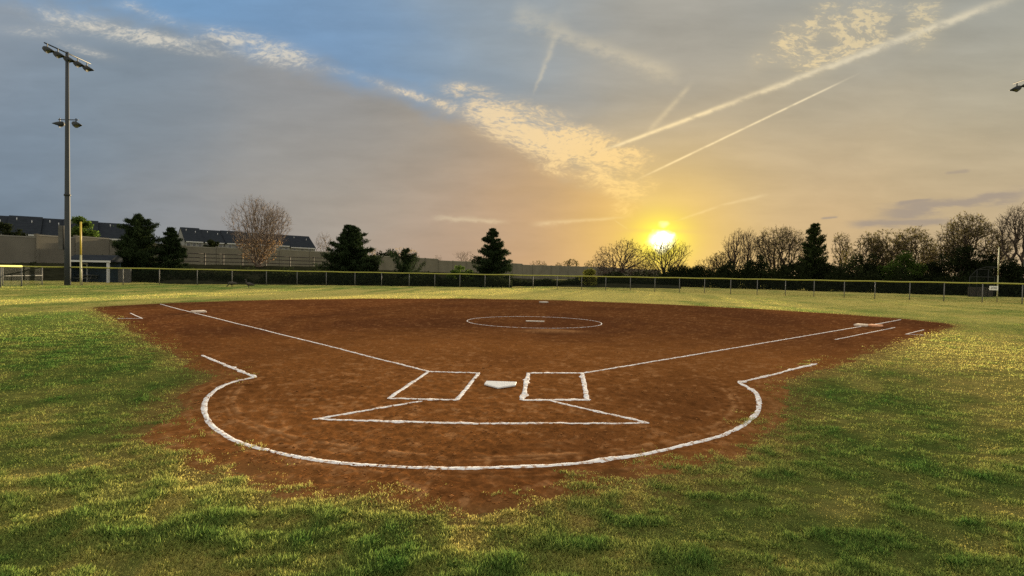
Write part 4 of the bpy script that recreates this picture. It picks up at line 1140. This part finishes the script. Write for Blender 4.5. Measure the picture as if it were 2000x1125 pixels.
leafy(1150, 522, 36, 84, 'small yellow-green bush in front of the far wall', 0, 9, 'leaf_lime', nl=2200, lsize=.12)
# leafy trees round the houses
leafy(160, 420, 60, 96, 'yellow-green leafy tree in front of the left roofs', 0, 10, 'leaf_green', name='leafy_tree', cat='tree', low=.35, nl=5200, lsize=.17)
leafy(20, 431, 62, 96, 'dull dark leafy tree before the left roofs at the picture edge', 0, 11, 'leaf_dark', name='leafy_tree', cat='tree', low=.35, nl=4600, lsize=.17)
leafy(415, 456, 32, 135, 'dark round tree in front of the middle house row', 0, 12, 'leaf_dark', name='leafy_tree', cat='tree', low=.3, nl=3600, lsize=.2)
leafy(757, 487, 52, 185, 'dark flat-topped hedge tree showing over the wall', 0, 13, 'leaf_dark', name='leafy_tree', cat='tree', low=.4, nl=3600, lsize=.26)
# bare trees, left and centre
bare_tree(505, 381, 124, 78, 'large bare fan-shaped tree in front of the middle house row', .6, 21, 1100, 'fan', .18, .17, .014, 'leaf_rust', 6500, .10, (0, .45), 'bark_warm', .75, twigs=6, trop=-.03)
FARG = 'small bare trees showing over the wall'
bare_tree(632, 452, 46, 165, 'small bare tree at the right end of the middle houses', 0, 22, 120, 'fan', .3, .25, .03, bark='bark_warm', group=FARG)
bare_tree(727, 484, 40, 190, 'pale thin tree just right of the broad cedar above the wall', 0, 23, 110, 'round', .45, .4, .035, 'blossom', 500, .16, bark='bark_warm', group=FARG)
bare_tree(787, 481, 56, 195, 'pale budding tree above the wall over the spiky juniper', 0, 24, 170, 'round', .4, .35, .03, 'blossom', 1100, .16, bark='bark_warm', group=FARG)
bare_tree(855, 497, 20, 210, 'tiny bare sapling top above the wall step', 0, 25, 50, 'fan', .4, .4, .03, bark='bark_warm', group=FARG)
bare_tree(906, 488, 42, 215, 'bare twiggy tree above the wall over the low green bush', 0, 26, 110, 'fan', .4, .35, .035, bark='bark_warm', group=FARG)
bare_tree(1052, 508, 36, 330, 'brown rounded bare tree top above the wall right of the conical cedar', 0, 27, 160, 'round', .4, .35, .05, 'leaf_bud', 700, .22, group=FARG)
bare_tree(1115, 505, 30, 340, 'dark rounded tree top above the wall over the yellow-green bush', 0, 28, 160, 'round', .4, .35, .05, 'leaf_bud', 1500, .25, group=FARG)
bare_tree(1160, 507, 44, 345, 'low brown tree top touching the left side of the twin spreading trees', 0, 29, 150, 'round', .4, .3, .05, 'leaf_bud', 700, .22, group=FARG)
bare_tree(1092, 511, 20, 335, 'smallest brown tree top on the far wall', 0, 30, 80, 'round', .4, .35, .05, 'leaf_bud', 400, .22, group=FARG)
bare_tree(1214, 465, 112, 108, 'low bare wide-spreading tree just left of the sun', 0, 31, 700, 'dome', .14, .14, .024, bf=.38, twigs=6, trop=.0)
TG = 'leafless twiggy shrubs below the sun'
bare_tree(1180, 508, 46, 104, 'leafless twiggy shrub under the left side of the wide-spreading tree', 0, 51, 170, 'round', .04, .06, .022, bf=.5, group=TG, cat='shrub', name='twiggy_shrub')
bare_tree(1256, 503, 60, 106, 'leafless twiggy shrub filling the gap between the two trees by the sun', 0, 52, 240, 'round', .04, .06, .022, bf=.5, group=TG, cat='shrub', name='twiggy_shrub')
bare_tree(1322, 506, 62, 104, 'leafless twiggy shrub under the right side of the vase-shaped tree', 0, 53, 240, 'round', .04, .06, .022, bf=.5, group=TG, cat='shrub', name='twiggy_shrub')
bare_tree(1299, 463, 96, 114, 'bare vase-shaped tree standing in front of the sun', 0, 32, 560, 'fan', .15, .14, .023, bf=.7, twigs=4, trop=-.04)
# the wood on the right
WG = 'trees of the wood on the right'
bare_tree(1383, 500, 48, 100, 'thin pale bare tree, first of the right wood beside the sun', 0, 33, 200, 'round', .3, .25, .022, bf=.6, group=WG)
bare_tree(1407, 489, 52, 98, 'bushy bare tree left of the tallest twin stems', 0, 34, 300, 'round', .2, .2, .022, 'leaf_bud', 900, .10, group=WG)
bare_tree(1434, 445, 54, 96, 'tall slender bare tree left of the fan-shaped crown', 0, 35, 330, 'tall', .25, .22, .022, bf=.8, group=WG, trop=-.03)
bare_tree(1460, 447, 46, 97, 'slender bare tree leaning against the fan-shaped crown', 0, 36, 280, 'tall', .25, .22, .022, bf=.8, group=WG, trop=-.03)
bare_tree(1520, 442, 112, 92, 'broad fan-shaped bare tree left of the dark pine', 0, 37, 1000, 'fan', .2, .14, .019, 'leaf_bud', 4200, .085, bf=.5, twigs=5, group=WG, trop=-.03)
bare_tree(1640, 453, 40, 96, 'sparse narrow tree just right of the dark pine', 0, 38, 260, 'tall', .2, .2, .02, 'leaf_bud', 1300, .09, bf=.6, group=WG)
bare_tree(1690, 454, 78, 86, 'round budding tree left in the middle clump of the wood', 0, 39, 520, 'round', .18, .2, .02, 'leaf_bud', 4200, .095, bf=.5, group=WG)
bare_tree(1733, 442, 80, 84, 'tallest budding tree of the middle clump of the wood', 0, 40, 620, 'round', .15, .2, .02, 'leaf_bud', 5200, .095, bf=.5, group=WG)
bare_tree(1783, 442, 84, 82, 'wide budding tree at the right of the middle clump', 0, 41, 620, 'round', .15, .2, .02, 'leaf_bud', 5200, .095, bf=.5, group=WG)
bare_tree(1830, 462, 56, 84, 'shorter twiggy tree left of the tall domed tree', 0, 42, 420, 'round', .15, .2, .02, 'leaf_bud', 1800, .09, group=WG)
bare_tree(1886, 414, 108, 76, 'tall domed budding tree over the backstop', 0, 43, 900, 'round', .15, .18, .02, 'leaf_bud', 6500, .09, bf=.5, twigs=5, group=WG)
bare_tree(1946, 452, 74, 74, 'low twiggy tree behind the pale foul pole', 0, 44, 420, 'round', .15, .2, .02, 'leaf_bud', 1800, .09, group=WG)
bare_tree(1992, 396, 92, 68, 'tall bare open-branched tree at the right picture edge', 0, 45, 420, 'fan', .3, .25, .022, bf=.6, group=WG, trop=-.02)
bare_tree(2075, 410, 110, 70, 'budding tree partly cut off at the right edge of the wood', 0, 46, 500, 'round', .2, .2, .022, 'leaf_bud', 3000, .09, group=WG)
UG = 'dark leafy understorey of the right wood'
for i, (px_, yt_, w_, D_, lb) in enumerate([
    (1330, 514, 64, 100, 'dark bush under the sun at the left end of the wood'),
    (1362, 516, 52, 96, 'dark bush right of the sun under the first thin tree'),
    (1420, 512, 66, 92, 'dark thicket below the tall slender bare trees'),
    (1482, 497, 74, 88, 'dark leafy bush under the left side of the fan-shaped tree'),
    (1545, 512, 80, 86, 'dark low thicket under the fan-shaped tree'),
    (1592, 478, 66, 84, 'dark full skirt of leaves around the pine'),
    (1645, 512, 70, 84, 'low thicket right of the pine'),
    (1685, 488, 66, 80, 'dark leafy tree low in the left of the middle clump'),
    (1755, 486, 84, 78, 'green leafy tree low in the centre of the middle clump'),
    (1815, 505, 74, 76, 'dark thicket between the middle clump and the domed tree'),
    (1872, 470, 92, 72, 'dark leafy mass below the domed tree'),
    (1918, 486, 66, 71, 'dark leafy tree directly behind the backstop'),
    (1975, 478, 96, 66, 'dark leafy mass behind the foul pole at the right edge'),
    (2060, 480, 110, 64, 'dark leafy mass cut by the right picture edge')]):
    leafy(px_, yt_, w_, D_, lb, 0, 60 + i, 'leaf_green' if i in (8,) else 'leaf_dark', .12, 7000, 'tree' if yt_ < 495 else 'shrub', UG, 'leafy_tree' if yt_ < 495 else 'shrub', clumps=34)
# undergrowth: the brushy base of the wood and the bank, one mass
def brush(name, label, pts, n, mat, seed, size):
    """pts: (px, top y, D front, depth)"""
    r = np.random.default_rng(seed)
    a = np.array(pts, float); px = r.uniform(a[0, 0], a[-1, 0], n)
    ty = np.interp(px, a[:, 0], a[:, 1]); D0 = np.interp(px, a[:, 0], a[:, 2]); dp = np.interp(px, a[:, 0], a[:, 3]); z0 = np.interp(px, a[:, 0], a[:, 4])
    D_ = D0 + dp * r.random(n)
    zt_ = CAMH + (YH + math.tan(ROLL) * (px - 1000) - ty) * D_ / F
    nz = np.clip(-.35 + 2.1 * fbm(px * .03, D_ * .3, seed, 5), .08, 1.5); H = np.maximum(.15, (zt_ - z0) * nz)
    z = z0 + H * r.random(n) ** .8
    P = np.stack([(px - 1000) / F * D_, D_, z], -1)
    me = quads_mesh(name, P, size, r, up=.3)
    return tag(link(name, me, M[mat]), label, 'undergrowth', kind='stuff')
brush('undergrowth', 'dark tangled undergrowth along the foot of the right wood', [(1290, 530, 96, 14, 0), (1420, 524, 86, 12, 0), (1600, 522, 76, 12, 0), (1750, 524, 70, 12, 0), (1880, 528, 66, 10, 0), (2000, 530, 62, 12, 0), (2120, 530, 60, 12, 0)], 60000, 'leaf_dark', 5, .14)
brush('undergrowth', 'low dark brush seen through the middle of the outfield fence', [(990, 545, 74, 12, 0), (1060, 546, 78, 12, 0), (1170, 538, 88, 14, 0), (1230, 528, 94, 14, 0), (1310, 526, 96, 12, 0)], 26000, 'leaf_dark', 6, .13)
brush('undergrowth', 'dark ground cover over the bank below the rail fence', [(236, 530, 61, 12, .0), (330, 528, 61, 14, .0), (480, 527, 62, 16, .0), (640, 529, 63, 14, .0), (800, 536, 64, 12, .0), (1000, 545, 66, 10, .0)], 40000, 'leaf_dark', 7, .12)
brush('undergrowth', 'dark scrub along the foot of the wall at the far left', [(-160, 513, 66, 5, .6), (0, 515, 68, 5, .6), (130, 518, 70, 5, .6), (240, 522, 72, 6, .5)], 16000, 'leaf_dark', 8, .12)
